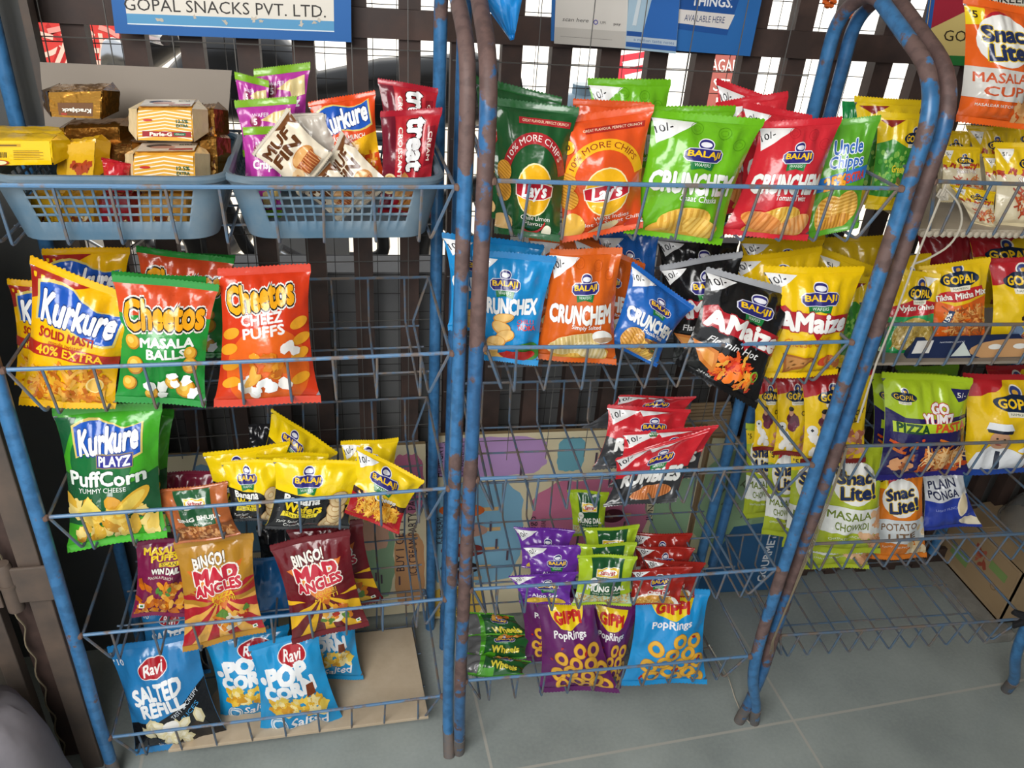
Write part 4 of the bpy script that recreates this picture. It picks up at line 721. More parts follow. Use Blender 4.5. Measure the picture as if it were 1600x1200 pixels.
_c = {}
def ds(key, fn, *a):
    if key not in _c: _c[key] = fn(*a)
    return _c[key]
def pk(name, label, d, rack, quad, dt, db, group=None, cat='snack packet', **kw):
    z = kw.pop('floor', None)
    if db is None:
        bx, by = (quad[2][0] + quad[3][0]) / 2, (quad[2][1] + quad[3][1]) / 2; db = min(max(rack.floor_y(bx, by, z), .03), .25)
    return packet(name, label, cat, d, rack, quad, dt, db, group, **kw)
def brick(label, d, rack, quad, y, T, foil=False, end='#c9a25a', lean=.0, topd=None):
    """wrapped biscuit pack: front face at the given corners, folded crimped ends at left and right"""
    Q = [rack.at(px, py, y + (lean if k < 2 else 0)) for k, (px, py) in enumerate(quad)]
    up = (Q[0] + Q[1] - Q[3] - Q[2]) / 2; n = np.cross((Q[1] + Q[2] - Q[0] - Q[3]) / 2, up); n /= np.linalg.norm(n); base = (Q[2] + Q[3]) / 2
    root = empty('biscuit_pack', tuple(base), label, 'biscuit pack', 'biscuit packs in the left tub')
    us = np.linspace(0, 1, 14); ns = 26; cols = []; rr = np.random.RandomState(hash_s(label))
    m = MB(); vs = []; fs = []
    for k, u in enumerate(us):
        lo = Q[3] * (1 - u) + Q[2] * u; hi = Q[0] * (1 - u) + Q[1] * u; c = (lo + hi) / 2 - n * T / 2; h = (hi - lo) / 2
        for i in range(ns):
            a = 2 * PI * i / ns; ca, sa = math.cos(a), math.sin(a); q = (abs(ca) ** 6 + abs(sa) ** 6) ** (-1 / 6); vs.append(c + h * sa * q + n * (T / 2) * ca * q + n * rr.uniform(-.0016, .0016) + up / np.linalg.norm(up) * rr.uniform(-.001, .001))
    for k in range(13):
        for i in range(ns): fs.append((k * ns + i, k * ns + (i + 1) % ns, (k + 1) * ns + (i + 1) % ns, (k + 1) * ns + i))
    fs += [tuple(range(ns)), tuple(range(13 * ns, 14 * ns))[::-1]]
    m.add(vs, fs); m.build('wrapper', film(d.base, foil), root)
    gu = np.linspace(.02, .98, 8); gv = np.linspace(.03, .97, 8); uu, vv = np.meshgrid(gu, gv); uu = uu[..., None]; vv = vv[..., None]
    G = (Q[3] * (1 - uu) + Q[2] * uu) * (1 - vv) + (Q[0] * (1 - uu) + Q[1] * uu) * vv + n * .0012
    skin_mesh('printed_face', root, tuple(base), G, grid_normals(G), np.linspace(0, 1, 8), np.linspace(0, 1, 8), d, foil=foil)
    if topd:
        G = (Q[0] * (1 - uu) + Q[1] * uu) - n * T * (.08 + .84 * vv) + up / np.linalg.norm(up) * .0016; skin_mesh('printed_top', root, tuple(base), G, grid_normals(G), np.linspace(0, 1, 8), np.linspace(0, 1, 8), topd, foil=foil)
    for a, b, sg in ((Q[3], Q[0], -1), (Q[2], Q[1], 1)):
        out = (Q[2] - Q[3]); out = out / np.linalg.norm(out) * sg; f = MB(); vs = []
        for t in (0, .5, 1):
            for i in range(7):
                g = i / 6; p = a + (b - a) * (g * (1 - .3 * t) + .15 * t); w_ = T / 2 * (1 - t); 
                vs += [p - n * (T / 2 - w_) + out * .016 * t + n * .002 * math.sin(i * 2.2) * t, p - n * (T / 2 + w_ + .0006) + out * .016 * t + n * .002 * math.sin(i * 2.2) * t]
        fs = []
        for r_ in range(2):
            for i in range(6):
                k = r_ * 14 + i * 2; fs += [(k, k + 2, k + 16, k + 14), (k + 1, k + 15, k + 17, k + 3)]
            fs += [(r_ * 14, r_ * 14 + 14, r_ * 14 + 15, r_ * 14 + 1), (r_ * 14 + 12, r_ * 14 + 13, r_ * 14 + 27, r_ * 14 + 26)]
        f.add(vs, fs); f.build('end_fold', film(end, foil), root)
    return root
G1 = 'biscuit packs in the left tub'
brick('gold foil cracker pack lying upside down on top of the left tub pile', ds('krack', dz_krack), RL, [(74, 143), (160, 141), (158, 187), (80, 183)], .12, .06, True, '#8a6126')
brick('gold foil cracker pack under the upside down one', ds('krack2', dz_plain, '#96692c', None), RL, [(100, 199), (186, 196), (190, 262), (104, 262)], .12, .06, True, '#8a6126')
brick('dark gold cracker pack low in the left tub beside the striped biscuits', ds('krack3', dz_plain, '#7a5426', None), RL, [(150, 226), (206, 222), (210, 275), (150, 278)], .10, .05, True, '#8a6126')
brick('yellow biscuit pack lying at the back of the left tub edge', ds('yb', dz_yellow_b), RL, [(-40, 206), (92, 208), (98, 240), (-40, 240)], .115, .045, False, '#e2b50f')
brick('bright yellow biscuit pack with barcode lying on the left tub rim', ds('yb', dz_yellow_b), RL, [(-40, 218), (80, 219), (84, 258), (-40, 260)], .055, .045, False, '#e2b50f')
brick('small yellow pack with crimped end beside the gold cracker packs', ds('ysm', dz_plain, '#d9a91c', None, '#fff', .8, ['#a8401c']), RL, [(104, 224), (150, 218), (146, 280), (104, 284)], .075, .03, False, '#c99712')
pk('biscuit_pack', 'red crinkled wrapper end low in the left tub', ds('rsm', dz_plain, '#b3202a', None, '#fff', .8), RL, [(158, 246), (204, 256), (206, 300), (160, 300)], .07, .06, G1, T=.02, back='#b3202a', cat='biscuit pack')
brick('orange striped glucose biscuit pack on top of its pile', ds('parle', dz_parle), RL, [(214, 170), (300, 170), (303, 222), (214, 220)], .085, .06, False, '#efd6a6', topd=ds('ptop', dz_ptop))
brick('orange striped glucose biscuit pack under the top one, resting on the tub', ds('parle', dz_parle), RL, [(208, 241), (304, 240), (306, 300), (208, 300)], .062, .06, False, '#efd6a6', topd=ds('ptop', dz_ptop))
for i, (q, y, lb) in enumerate((([(310, 172), (334, 170), (338, 222), (312, 222)], .13, 'brown gold biscuit pack at the top right corner of the left tub'), ([(312, 218), (338, 214), (342, 280), (314, 282)], .105, 'brown gold biscuit pack at the right end of the left tub'))):
    brick(lb, ds('bg', dz_plain, '#a37434', None, '#fff', 1.2, ['#5c2f18', '#d2a45c']), RL, q, y, .05, True, '#8a6126')
for i, (x0, x1, c, lb) in enumerate(((48, 96, '#d4a51e', 'yellow biscuit pack seen through the left tub lattice, leftmost'), (104, 146, '#b98c2a', 'ochre biscuit pack seen through the left tub lattice'), (158, 204, '#8e1f28', 'dark red wrapper seen through the middle of the left tub lattice'), (222, 292, '#c9923e', 'tan biscuit pack seen through the right of the left tub lattice'))):
    brick(lb, ds('in' + c, dz_plain, c, None, '#fff', .8, ['#e8d9b8', '#7a3a1c', c]), RL, [(x0, 308), (x1, 306), (x1 + 3, 366), (x0 + 3, 368)], .052, .04, False, c)
G2 = 'packets in the right tub'
mg = ds('mag', dz_magenta)
pk('wafer_packet', 'magenta wafer packet with green top, rearmost of the four', mg, RL, [(396, 108), (485, 97), (480, 240), (404, 250)], .22, .20, G2)
pk('wafer_packet', 'magenta wafer packet with green top at the far left back of the right tub', mg, RL, [(366, 112), (420, 126), (425, 250), (380, 245)], .19, .17, G2)
pk('wafer_packet', 'magenta wafer packet with green top, second from the front', mg, RL, [(366, 157), (464, 150), (458, 290), (384, 290)], .155, .13, G2)
pk('wafer_packet', 'magenta wafer packet with green top, frontmost beside the muffin', mg, RL, [(379, 199), (446, 196), (440, 340), (398, 340)], .125, .095, G2)
mf = ds('muf', dz_muffin)
pk('muffin_packet', 'cream muffin packet tilted with brown lettering, front of the right tub', mf, RL, [(394, 241), (449, 168), (520, 240), (468, 306)], (.09, .10), .07, G2)
pk('muffin_packet', 'cream muffin packet turned face down behind the tilted muffin packet', ds('mufb', dz_plain, '#cfc6ba', None, '#fff', 1.1), RL, [(448, 178), (505, 176), (536, 240), (470, 262)], .13, .12, G2)
pk('muffin_packet', 'cream muffin packet lying on its side in the middle of the right tub', mf, RL, [(505, 262), (534, 204), (612, 286), (560, 330)], .10, .065, G2)
pk('muffin_packet', 'brown and cream muffin packet low in the middle of the right tub', mf, RL, [(470, 300), (512, 250), (572, 300), (530, 350)], .08, .058, G2)
pk('chip_packet', 'orange masala stick packet with blue banner in the right tub', ds('ko', dz_kurkure_o), RL, [(481, 160), (586, 141), (604, 285), (505, 300)], .15, .11, G2)
cr = ds('cro', dz_croissant)
pk('croissant_packet', 'red croissant packet at the back right of the right tub', cr, RL, [(590, 122), (685, 138), (682, 270), (600, 270)], .16, .13, G2)
pk('croissant_packet', 'red croissant packet at the front right of the right tub', cr, RL, [(594, 174), (691, 168), (672, 340), (590, 335)], .10, .065, G2)

# ------------------------------------------------------------------ left rack, second shelf
G = 'packets on the left rack second shelf'; kk = ds('kk', dz_kurkure)
pk('stick_packet', 'yellow masala stick packet at the back left under the left tub', kk, RL, [(66, 388), (204, 386), (200, 560), (72, 560)], .235, .20, G, parts=False)
pk('stick_packet', 'yellow masala stick packet half hidden at the far left of the second shelf', kk, RL, [(12, 434), (142, 448), (150, 612), (24, 600)], .13, .11, G)
pk('stick_packet', 'bright yellow masala stick packet leaning left at the front', kk, RL, [(46, 399), (221, 468), (179, 640), (28, 634)], (.085, .06), .032, G)
cb = ds('cb', dz_balls); cz = ds('cz', dz_cheez)
pk('puff_packet', 'orange red puff packet at the back behind the green ball packet', ds('czb', dz_balls), RL, [(212, 384), (366, 404), (352, 560), (216, 560)], .20, .17, G, back='#2a8f3a')
pk('puff_packet', 'green edged puff packet rearmost, only its tip showing beside the orange one', cb, RL, [(296, 396), (368, 398), (360, 540), (290, 540)], .24, .21, G, parts=False)
pk('puff_packet', 'orange packet with green seal standing just behind the front green ball packet', cb, RL, [(173, 424), (322, 433), (316, 600), (186, 600)], .125, .10, G)
pk('puff_packet', 'green and orange cheese ball packet at the front of the second shelf', cb, RL, [(176, 428), (343, 444), (322, 636), (181, 627)], .07, .03, G)
pk('puff_packet', 'orange cheese puff packet standing rightmost on the second shelf', cz, RL, [(340, 419), (485, 412), (502, 629), (334, 636)], .085, .03, G, T=.06)

# ------------------------------------------------------------------ left rack, third shelf
G = 'packets on the left rack third shelf'
pk('corn_packet', 'dark green corn puff packet behind the bright green one', ds('pc', dz_puffcorn), RL, [(140, 636), (272, 640), (266, 832), (150, 836)], .14, .11, G)
pk('corn_packet', 'bright green cheese corn puff packet at the left of the third shelf', ds('pc', dz_puffcorn), RL, [(82, 636), (254, 628), (262, 838), (107, 862)], .075, .03, G, T=.06)
pk('peanut_packet', 'brown peanut packet with green middle band', ds('pn', dz_peanut), RL, [(235, 768), (355, 752), (376, 836), (274, 852)], .06, .035, G, cat='peanut packet')
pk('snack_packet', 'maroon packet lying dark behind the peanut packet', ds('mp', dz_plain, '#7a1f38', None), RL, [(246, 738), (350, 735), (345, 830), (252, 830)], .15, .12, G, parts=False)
bn = ds('bn', dz_banana)
pk('wafer_packet', 'yellow and black banana wafer packet with its corner pointing up at the back', bn, RL, [(424, 637), (528, 706), (470, 780), (400, 730)], .17, .15, G)
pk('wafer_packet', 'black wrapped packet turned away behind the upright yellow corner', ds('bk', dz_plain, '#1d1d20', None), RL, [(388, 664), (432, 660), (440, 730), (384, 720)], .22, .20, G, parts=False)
pk('wafer_packet', 'yellow banana wafer packet at the back left above the front ones', bn, RL, [(316, 709), (453, 690), (446, 800), (336, 810)], .14, .11, G)
pk('wafer_packet', 'yellow banana wafer packet showing a white seam between the back ones', bn, RL, [(400, 708), (514, 708), (500, 810), (400, 812)], .115, .10, G)
pk('wafer_packet', 'yellow and black banana wafer packet, left of the two at the front', bn, RL, [(345, 720), (446, 717), (442, 816), (360, 814)], .075, .05, G)
pk('wafer_packet', 'yellow and black banana wafer packet, centre of the third shelf', bn, RL, [(427, 715), (577, 722), (545, 826), (414, 826)], .062, .035, G)
pk('sev_packet', 'yellow sev packet standing dark behind the tilted yellow sev packet', ds('sv', dz_sev), RL, [(532, 690), (623, 684), (618, 790), (536, 795)], .15, .12, G)
pk('sev_packet', 'yellow and red sev packet tilted at the right end of the third shelf', ds('sv', dz_sev), RL, [(557, 696), (663, 750), (622, 834), (538, 800)], (.07, .06), .035, G)

# ------------------------------------------------------------------ left rack, fourth shelf
G = 'packets on the left rack fourth shelf'
ma1 = ds('ma1', dz_mad, '#b8852c', '#b32430', '#e9b053', ('PIZZA', 'AAAH!')); ma2 = ds('ma2', dz_mad, '#6c1620', '#6a1a20', '#f0ba22', ('ACHAARI', 'MASTI'))
pk('puff_packet', 'maroon puff packet with yellow lettering at the left of the fourth shelf', ds('mc', dz_mascola), RL, [(212, 846), (300, 838), (292, 962), (206, 964)], .11, .085, G)
pk('chip_packet', 'gold triangle chip packet with red sun rays', ma1, RL, [(271, 846), (396, 832), (416, 987), (286, 1018)], .065, .03, G)
pk('chip_packet', 'maroon triangle chip packet standing behind the front maroon one', ma2, RL, [(446, 826), (566, 812), (600, 940), (480, 962)], .13, .10, G)
pk('chip_packet', 'maroon triangle chip packet with yellow sun rays at the front', ma2, RL, [(421, 851), (546, 825), (577, 976), (457, 1006)], .065, .03, G)
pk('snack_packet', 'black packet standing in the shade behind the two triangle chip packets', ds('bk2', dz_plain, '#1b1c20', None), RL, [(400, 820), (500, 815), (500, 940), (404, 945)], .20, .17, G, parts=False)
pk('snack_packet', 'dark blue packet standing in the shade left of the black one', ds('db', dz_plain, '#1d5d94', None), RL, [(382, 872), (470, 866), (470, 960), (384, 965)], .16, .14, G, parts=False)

# ------------------------------------------------------------------ left rack, bottom shelf
G = 'packets on the left rack bottom shelf'; z5 = RL.t[4] - LIP
bd = MB(); q = [RL.P(.245, .26, z5 + .010), RL.P(.60, .26, z5 + .010), RL.P(.612, .012, z5 + .010), RL.P(.10, .012, z5 + .010)]
bd.slab(q, .008, (0, 0, 1)); o = bd.build('base_board', M_WOOD, smooth=False, bevel=.001); tag(o, 'pale cardboard sheet lying on the left rack bottom shelf', 'cardboard')
rf = ds('rf', dz_refill); pc = ds('pop', dz_popcorn)
pk('chip_packet', 'dark blue salted chip packet shaded behind the front one at far left', rf, RL, [(216, 945), (318, 935), (330, 1050), (226, 1060)], .15, .13, G)
pk('chip_packet', 'blue salted chip packet with black lower half at the left of the bottom shelf', rf, RL, [(166, 1012), (307, 986), (358, 1152), (212, 1182)], .09, .035, G, T=.055)
pk('popcorn_packet', 'blue popcorn packet at the back seen under the gold triangle chip packet', pc, RL, [(350, 930), (440, 924), (440, 1050), (356, 1056)], .21, .18, G, parts=False)
pk('popcorn_packet', 'blue popcorn packet standing behind the maroon triangle chips, right end of its shelf', pc, RL, [(452, 950), (556, 942), (568, 1060), (470, 1064)], .16, .125, G)
pk('popcorn_packet', 'blue popcorn packet left of the front one on the bottom shelf', pc, RL, [(318, 1000), (452, 975), (452, 1110), (344, 1134)], .12, .075, G)
pk('popcorn_packet', 'blue popcorn packet frontmost on the bottom shelf', pc, RL, [(388, 1008), (496, 985), (544, 1136), (406, 1149)], .075, .035, G)

# ------------------------------------------------------------------ middle rack, top shelf
G = 'packets on the middle rack top shelf'
lg = ds('lg', dz_lays, '#1c5029', '#a8242c', '#f0e4e0', '#25602f', ('Chile Limon', 'Flavour')); lo = ds('lo', dz_lays, '#df5321', '#f0b01e', '#8c2a1a', '#dd5a2c', ("West Indies", "Hot 'n' Sweet Chilli"))
pk('chip_packet', 'dark green chip packet at the back left, half behind the rusty posts', lg, RM, [(742, 118), (878, 152), (860, 345), (742, 340)], .135, .10, G)
pk('chip_packet', 'dark green lime chip packet at the front beside the rusty post', lg, RM, [(770, 152), (905, 168), (874, 378), (772, 364)], .075, .03, G, T=.055)
pk('chip_packet', 'orange red chip packet just behind the front orange one', lo, RM, [(895, 154), (1018, 160), (1004, 330), (898, 335)], .14, .11, G)
pk('chip_packet', 'orange chip packet with a yellow arc at the front of the top shelf', lo, RM, [(847, 187), (1022, 163), (1004, 356), (879, 379)], .07, .03, G, T=.055)
cg = ds('cg', dz_crunchem, '#6cb51d', 'Chaat Chaska', 'CRUNCHEM', '#4f8f14'); ct = ds('ct', dz_tomato)
pk('chip_packet', 'lime green wafer packet at the back with only its top showing', cg, RM, [(918, 122), (1049, 124), (1040, 310), (930, 312)], .20, .17, G)
pk('chip_packet', 'lime green wafer packet directly behind the front lime one', cg, RM, [(1014, 166), (1150, 165), (1130, 340), (1010, 345)], .13, .10, G)
pk('chip_packet', 'bright lime green wafer packet at the front of the top shelf', cg, RM, [(1018, 172), (1195, 186), (1126, 383), (974, 364)], .06, .028, G, T=.055)
pk('chip_packet', 'red wafer packet with white price corner rearmost on the top shelf', ct, RM, [(1120, 122), (1226, 160), (1225, 320), (1110, 310)], .21, .18, G)
pk('chip_packet', 'red wafer packet second row with its top seal curling left', ct, RM, [(1118, 160), (1231, 142), (1236, 330), (1122, 335)], .16, .13, G)
pk('chip_packet', 'red wafer packet behind the front red one near the lime packet', ct, RM, [(1160, 158), (1268, 180), (1260, 350), (1150, 345)], .12, .09, G)
pk('chip_packet', 'red tomato wafer packet at the front of the top shelf', ct, RM, [(1190, 191), (1318, 182), (1262, 377), (1127, 366)], .065, .03, G, T=.055)
pk('chip_packet', 'green chip packet with blue band beside the red tomato packet', ds('un', dz_uncle), RM, [(1282, 189), (1376, 180), (1340, 356), (1258, 374)], .085, .04, G)
pe = ds('pe', dz_peas)
pk('savoury_mix_packet', 'green topped packet peeping out behind the green chip packet with blue band', ds('gt', dz_plain, '#1f8a46', None), RM, [(1316, 157), (1350, 160), (1345, 300), (1312, 300)], .22, .20, G, parts=False)
pk('savoury_mix_packet', 'yellow topped green pea packet at the back between the posts', pe, RM, [(1336, 150), (1442, 157), (1424, 320), (1336, 320)], .17, .15, G)
pk('savoury_mix_packet', 'yellow topped green pea packet at the front behind the right post', pe, RM, [(1372, 174), (1462, 180), (1420, 330), (1352, 326)], .11, .09, G)

# ------------------------------------------------------------------ middle rack, second shelf
G = 'packets on the middle rack second shelf'
cx = ds('cx', dz_crunchex); so = ds('so', dz_salted); mb_ = ds('mb', dz_masala_blue); ab = ds('ab', dz_amaize, True); ay = ds('ay', dz_amaize, False)
pk('chip_packet', 'blue wafer packet at the back left poking out past the rusty post', cx, RM, [(690, 362), (850, 382), (838, 520), (700, 515)], .13, .11, G)
pk('chip_packet', 'light blue chilli wafer packet at the front beside the rusty post', cx, RM, [(738, 390), (870, 400), (840, 571), (742, 562)], .065, .03, G)
pk('chip_packet', 'dark orange wafer packet rearmost behind the lime chip packet bottom', so, RM, [(826, 368), (944, 372), (934, 520), (830, 520)], .20, .17, G)
pk('chip_packet', 'orange wafer packet behind, its right corner sticking out', so, RM, [(896, 364), (1008, 412), (985, 540), (890, 530)], .12, .09, G)
pk('chip_packet', 'orange simply salted wafer packet at the front of the second shelf', so, RM, [(860, 389), (973, 387), (963, 571), (833, 560)], .06, .03, G, T=.05)
pk('chip_packet', 'dark blue wafer packet upright behind the tilted blue one', mb_, RM, [(934, 362), (1030, 360), (1026, 510), (936, 515)], .17, .14, G)
pk('chip_packet', 'royal blue wafer packet tilted to the right beside the orange one', mb_, RM, [(987, 408), (1084, 478), (1024, 573), (950, 536)], (.075, .06), .035, G, T=.045)
pk('chip_packet', 'black corn chip packet rearmost with only its top showing', ab, RM, [(1026, 368), (1156, 372), (1150, 520), (1030, 520)], .20, .17, G)
pk('chip_packet', 'black corn chip packet behind the silver topped one', ab, RM, [(1030, 414), (1160, 392), (1150, 560), (1052, 565)], .12, .09, G)
pk('chip_packet', 'black corn chip packet with silver torn top slipping over the front rail', ab, RM, [(1106, 417), (1255, 457), (1182, 640), (1056, 570)], .055, (.012, -.012), G, T=.045)
pk('chip_packet', 'yellow corn chip packet rearmost below the red tomato packet', ay, RM, [(1157, 372), (1290, 366), (1280, 520), (1160, 520)], .21, .18, G, parts=False)
pk('chip_packet', 'yellow corn chip packet second row with white price corner', ay, RM, [(1142, 402), (1286, 385), (1276, 540), (1150, 545)], .14, .11, G)
pk('chip_packet', 'bright yellow corn chip packet at the front of the second shelf', ay, RM, [(1194, 416), (1353, 417), (1309, 586), (1194, 592)], .06, .03, G, T=.05)
gy = ds('gy', dz_gcream, '#b89a1c')
pk('savoury_mix_packet', 'yellow packet leaning at the back right of the second shelf', ds('yb2', dz_plain, '#d9b41c', None), RM, [(1284, 372), (1400, 366), (1380, 520), (1280, 520)], .22, .19, G, parts=False)
pk('savoury_mix_packet', 'yellow packet with small white triangle, tilted behind the bright yellow corn packet', gy, RM, [(1276, 384), (1388, 424), (1360, 560), (1262, 540)], .16, .13, G)
pk('savoury_mix_packet', 'dark green and yellow packet tucked between the corn packet and the post', ds('dg', dz_peas), RM, [(1316, 428), (1392, 436), (1360, 580), (1296, 572)], .10, .07, G)

# ------------------------------------------------------------------ middle rack, third shelf
G = 'red and black wafer packets on the middle rack third shelf'; rb = ds('rb', dz_rumbles)
pk('chip_packet', 'red and black wafer packet rearmost, leaning back with its side showing', rb, RM, [(968, 618), (1088, 620), (1062, 672), (908, 670)], .24, .19, G)
pk('chip_packet', 'red and black wafer packet second from the back', rb, RM, [(950, 632), (1080, 640), (1070, 720), (925, 735)], .20, .145, G)
pk('chip_packet', 'red and black wafer packet third from the back, just behind the front one', rb, RM, [(974, 676), (1123, 664), (1090, 745), (950, 762)], .155, .10, G)
pk('chip_packet', 'red and black wafer packet frontmost on the third shelf', rb, RM, [(962, 716), (1110, 668), (1056, 784), (942, 792)], .125, .045, G)

# ------------------------------------------------------------------ middle rack, fourth shelf
G = 'packets on the middle rack fourth shelf'; pu = ds('pu', dz_purple); mu = ds('mu', dz_mung); ch = ds('ch', dz_chana)
for q, dt, db, lb in (([(802, 822), (899, 828), (886, 890), (815, 886)], .18, .15, 'purple packet rearmost of three in a row'), ([(816, 853), (917, 850), (900, 912), (828, 908)], .13, .10, 'purple packet in the middle of three in a row'), ([(794, 900), (904, 893), (892, 945), (812, 942)], .085, .045, 'purple packet at the front of three in a row')):
    pk('sev_packet', lb, pu, RM, q, dt, db, 'purple packets in a row')
for q, dt, db, lb in (([(886, 765), (952, 768), (946, 840), (894, 838)], .27, .25, 'lime and green lentil packet standing alone at the back of the fourth shelf'), ([(912, 826), (1000, 820), (990, 900), (912, 900)], .17, .14, 'lime and green lentil packet third from the front'), ([(902, 850), (996, 848), (988, 925), (905, 925)], .11, .085, 'lime and green lentil packet second from the front'), ([(902, 866), (996, 868), (986, 946), (893, 945)], .065, .035, 'lime and green lentil packet at the front with golden grains')):
    pk('lentil_packet', lb, mu, RM, q, dt, db, 'lime and green lentil packets')
for q, dt, db, lb in (([(984, 832), (1083, 834), (1070, 900), (992, 898)], .19, .16, 'red lentil packet rearmost of four in a row'), ([(992, 852), (1086, 856), (1072, 915), (998, 912)], .145, .115, 'red lentil packet second from the back'), ([(1006, 872), (1104, 880), (1085, 935), (1005, 930)], .105, .075, 'red lentil packet second from the front'), ([(986, 890), (1082, 884), (1062, 946), (979, 944)], .065, .035, 'red lentil packet at the front with yellow grains')):
    pk('lentil_packet', lb, ch, RM, q, dt, db, 'red lentil packets')

# ------------------------------------------------------------------ middle rack, bottom shelf
G = 'packets on the middle rack bottom shelf'; gp = ds('gp', dz_gippi, '#642063'); gb = ds('gb', dz_gippi, '#1f93d6'); wh = ds('wh', dz_wheels)
for q, dt, db, lb in (([(724, 955), (802, 962), (836, 994), (726, 1002)], .20, .15, 'green corn wheel packet rearmost of three lying at the left'), ([(722, 992), (836, 990), (822, 1028), (724, 1032)], .15, .10, 'green corn wheel packet in the middle of three lying at the left'), ([(720, 1020), (830, 1036), (818, 1056), (722, 1056)], .10, .05, 'green corn wheel packet at the front of three lying at the left')):
    pk('snack_packet', lb, wh, RM, q, dt, db, 'green packets lying at the left', T=.035)
pk('ring_packet', 'purple corn ring packet at the back left', gp, RM, [(809, 915), (905, 920), (900, 1035), (818, 1032)], .15, .115, G)
pk('ring_packet', 'purple corn ring packet right of the front one', gp, RM, [(914, 935), (1000, 946), (970, 1077), (918, 1074)], .10, .06, G, T=.05)
pk('ring_packet', 'purple corn ring packet at the front', gp, RM, [(837, 935), (926, 935), (968, 1081), (842, 1080)], .075, .03, G, T=.05)
pk('ring_packet', 'bright blue corn ring packet at the right of the purple ones', gb, RM, [(992, 922), (1109, 920), (1104, 1068), (970, 1070)], .085, .03, G, T=.05)

# ------------------------------------------------------------------ right rack
G = 'packets on the right rack top shelf'
gcr = ds('gcr', dz_gcream)
pk('savoury_mix_packet', 'yellow packet at the left end of the right rack top shelf, back row', gcr, RR, [(1462, 205), (1518, 205), (1520, 300), (1462, 300)], .17, .15, G)
pk('savoury_mix_packet', 'yellow and cream mix packet at the left of the right rack top shelf', gcr, RR, [(1470, 228), (1532, 230), (1542, 318), (1468, 316)], .11, .085, G)
pk('savoury_mix_packet', 'yellow and cream mix packet in the second row behind the frontmost', gcr, RR, [(1510, 196), (1590, 198), (1590, 310), (1530, 310)], .14, .12, G)
pk('savoury_mix_packet', 'yellow and cream mix packet rearmost at the right picture edge', gcr, RR, [(1555, 187), (1650, 190), (1650, 300), (1560, 300)], .18, .16, G)
pk('savoury_mix_packet', 'small yellow cornered packet squeezed beside the frontmost cream packet', gcr, RR, [(1534, 240), (1600, 244), (1600, 330), (1540, 326)], .095, .075, G)
pk('savoury_mix_packet', 'cream mix packet with yellow top frontmost at the right picture edge', gcr, RR, [(1552, 222), (1650, 224), (1650, 358), (1549, 354)], .07, .035, G)
pk('savoury_mix_packet', 'cream packet lying low with a yellow corner beside the string', gcr, RR, [(1484, 288), (1556, 300), (1556, 356), (1520, 350)], .06, .04, G)
ln = MB(); ln.box(RR.P(.29, .15, RR.t[0] - LIP + .0055), .52, .26, .004, np.array([RR.s, RR.b, [0, 0, 1]])); 
for k in range(46): x = .035 + k * .0112; ln.lathe(RR.P(x, .018, RR.t[0] - LIP + .001), [(0, -.005), (.0052, -.003), (.0052, .003), (0, .005)], 8, ax=np.array([RR.s, [0, 0, 1], RR.b]))
tag(ln.build('shelf_liner', mix_mat('beige_liner', '#a89d8b', '#b8ad9b', 12, .3, .7, .8, .9), smooth=False), 'beige scalloped liner under the cream packets on the right rack', 'shelf liner')
G = 'packets on the right rack second shelf'
pk('savoury_mix_packet', 'green and yellow flattened rice packet beside the post', ds('ny', dz_nylon), RR, [(1404, 420), (1470, 428), (1458, 556), (1366, 562)], .09, .045, G)
pk('savoury_mix_packet', 'yellow packet back left behind the flattened rice packet', ds('gyb', dz_gcream, '#b89a1c'), RR, [(1384, 402), (1456, 396), (1450, 530), (1384, 530)], .16, .13, G)
pk('savoury_mix_packet', 'orange and yellow spicy mix packet with tilted blue flash', ds('ti', dz_tikha), RR, [(1436, 416), (1549, 402), (1541, 534), (1454, 536)], .085, .05, G)
pk('savoury_mix_packet', 'yellow and red family picture packet at the right picture edge', ds('fa', dz_family), RR, [(1544, 405), (1656, 396), (1650, 540), (1546, 540)], .08, .05, G)
pk('savoury_mix_packet', 'dark red packet in the back row above the orange mix packet', ds('dr', dz_plain, '#94202a', None), RR, [(1432, 358), (1530, 362), (1526, 470), (1432, 470)], .22, .20, G, parts=False)
pk('savoury_mix_packet', 'red and green packet in the back row at the right picture edge', ds('fb', dz_family), RR, [(1512, 368), (1640, 366), (1640, 480), (1514, 480)], .19, .17, G)
fl = D(.30, '#1c2a4e', seal=.0); fl.rect('#dcdad6', .02, .08, .14, .25); fl.text('#c9cfdc', 'NAMKEEN SNACKS', .28, .22, .18, .02); fl.ell('#c99a6a', .72, .1, .30, .14); fl.ell('#ecebe6', .6, .14, .05, .035); fl.ell('#ecebe6', .78, .14, .05, .035); fl.poly('#cfd8d2', [(.30, .03), (.36, .22), (.44, .03)])
_z = RR.t[1] - LIP; tag(flat_panel('printed_carton', [RR.at(1432, 527, .045), RR.at(1640, 520, .045), RR.at(1640, 556, .028), RR.at(1415, 562, .028)], fl, .012, 'navy printed carton flap lying along the front of the right rack second shelf', 'carton', back='#1c2a4e'))
ln = MB(); ln.box(RR.P(.29, .15, _z + .0045), .53, .27, .005, np.array([RR.s, RR.b, [0, 0, 1]])); tag(ln.build('shelf_liner', M_GCARD, smooth=False), 'grey card liner under the orange mix packet', 'shelf liner')
G = 'packets on the right rack third shelf'; sc = ds('sc', dz_soccer); pa = ds('pa', dz_pasta)
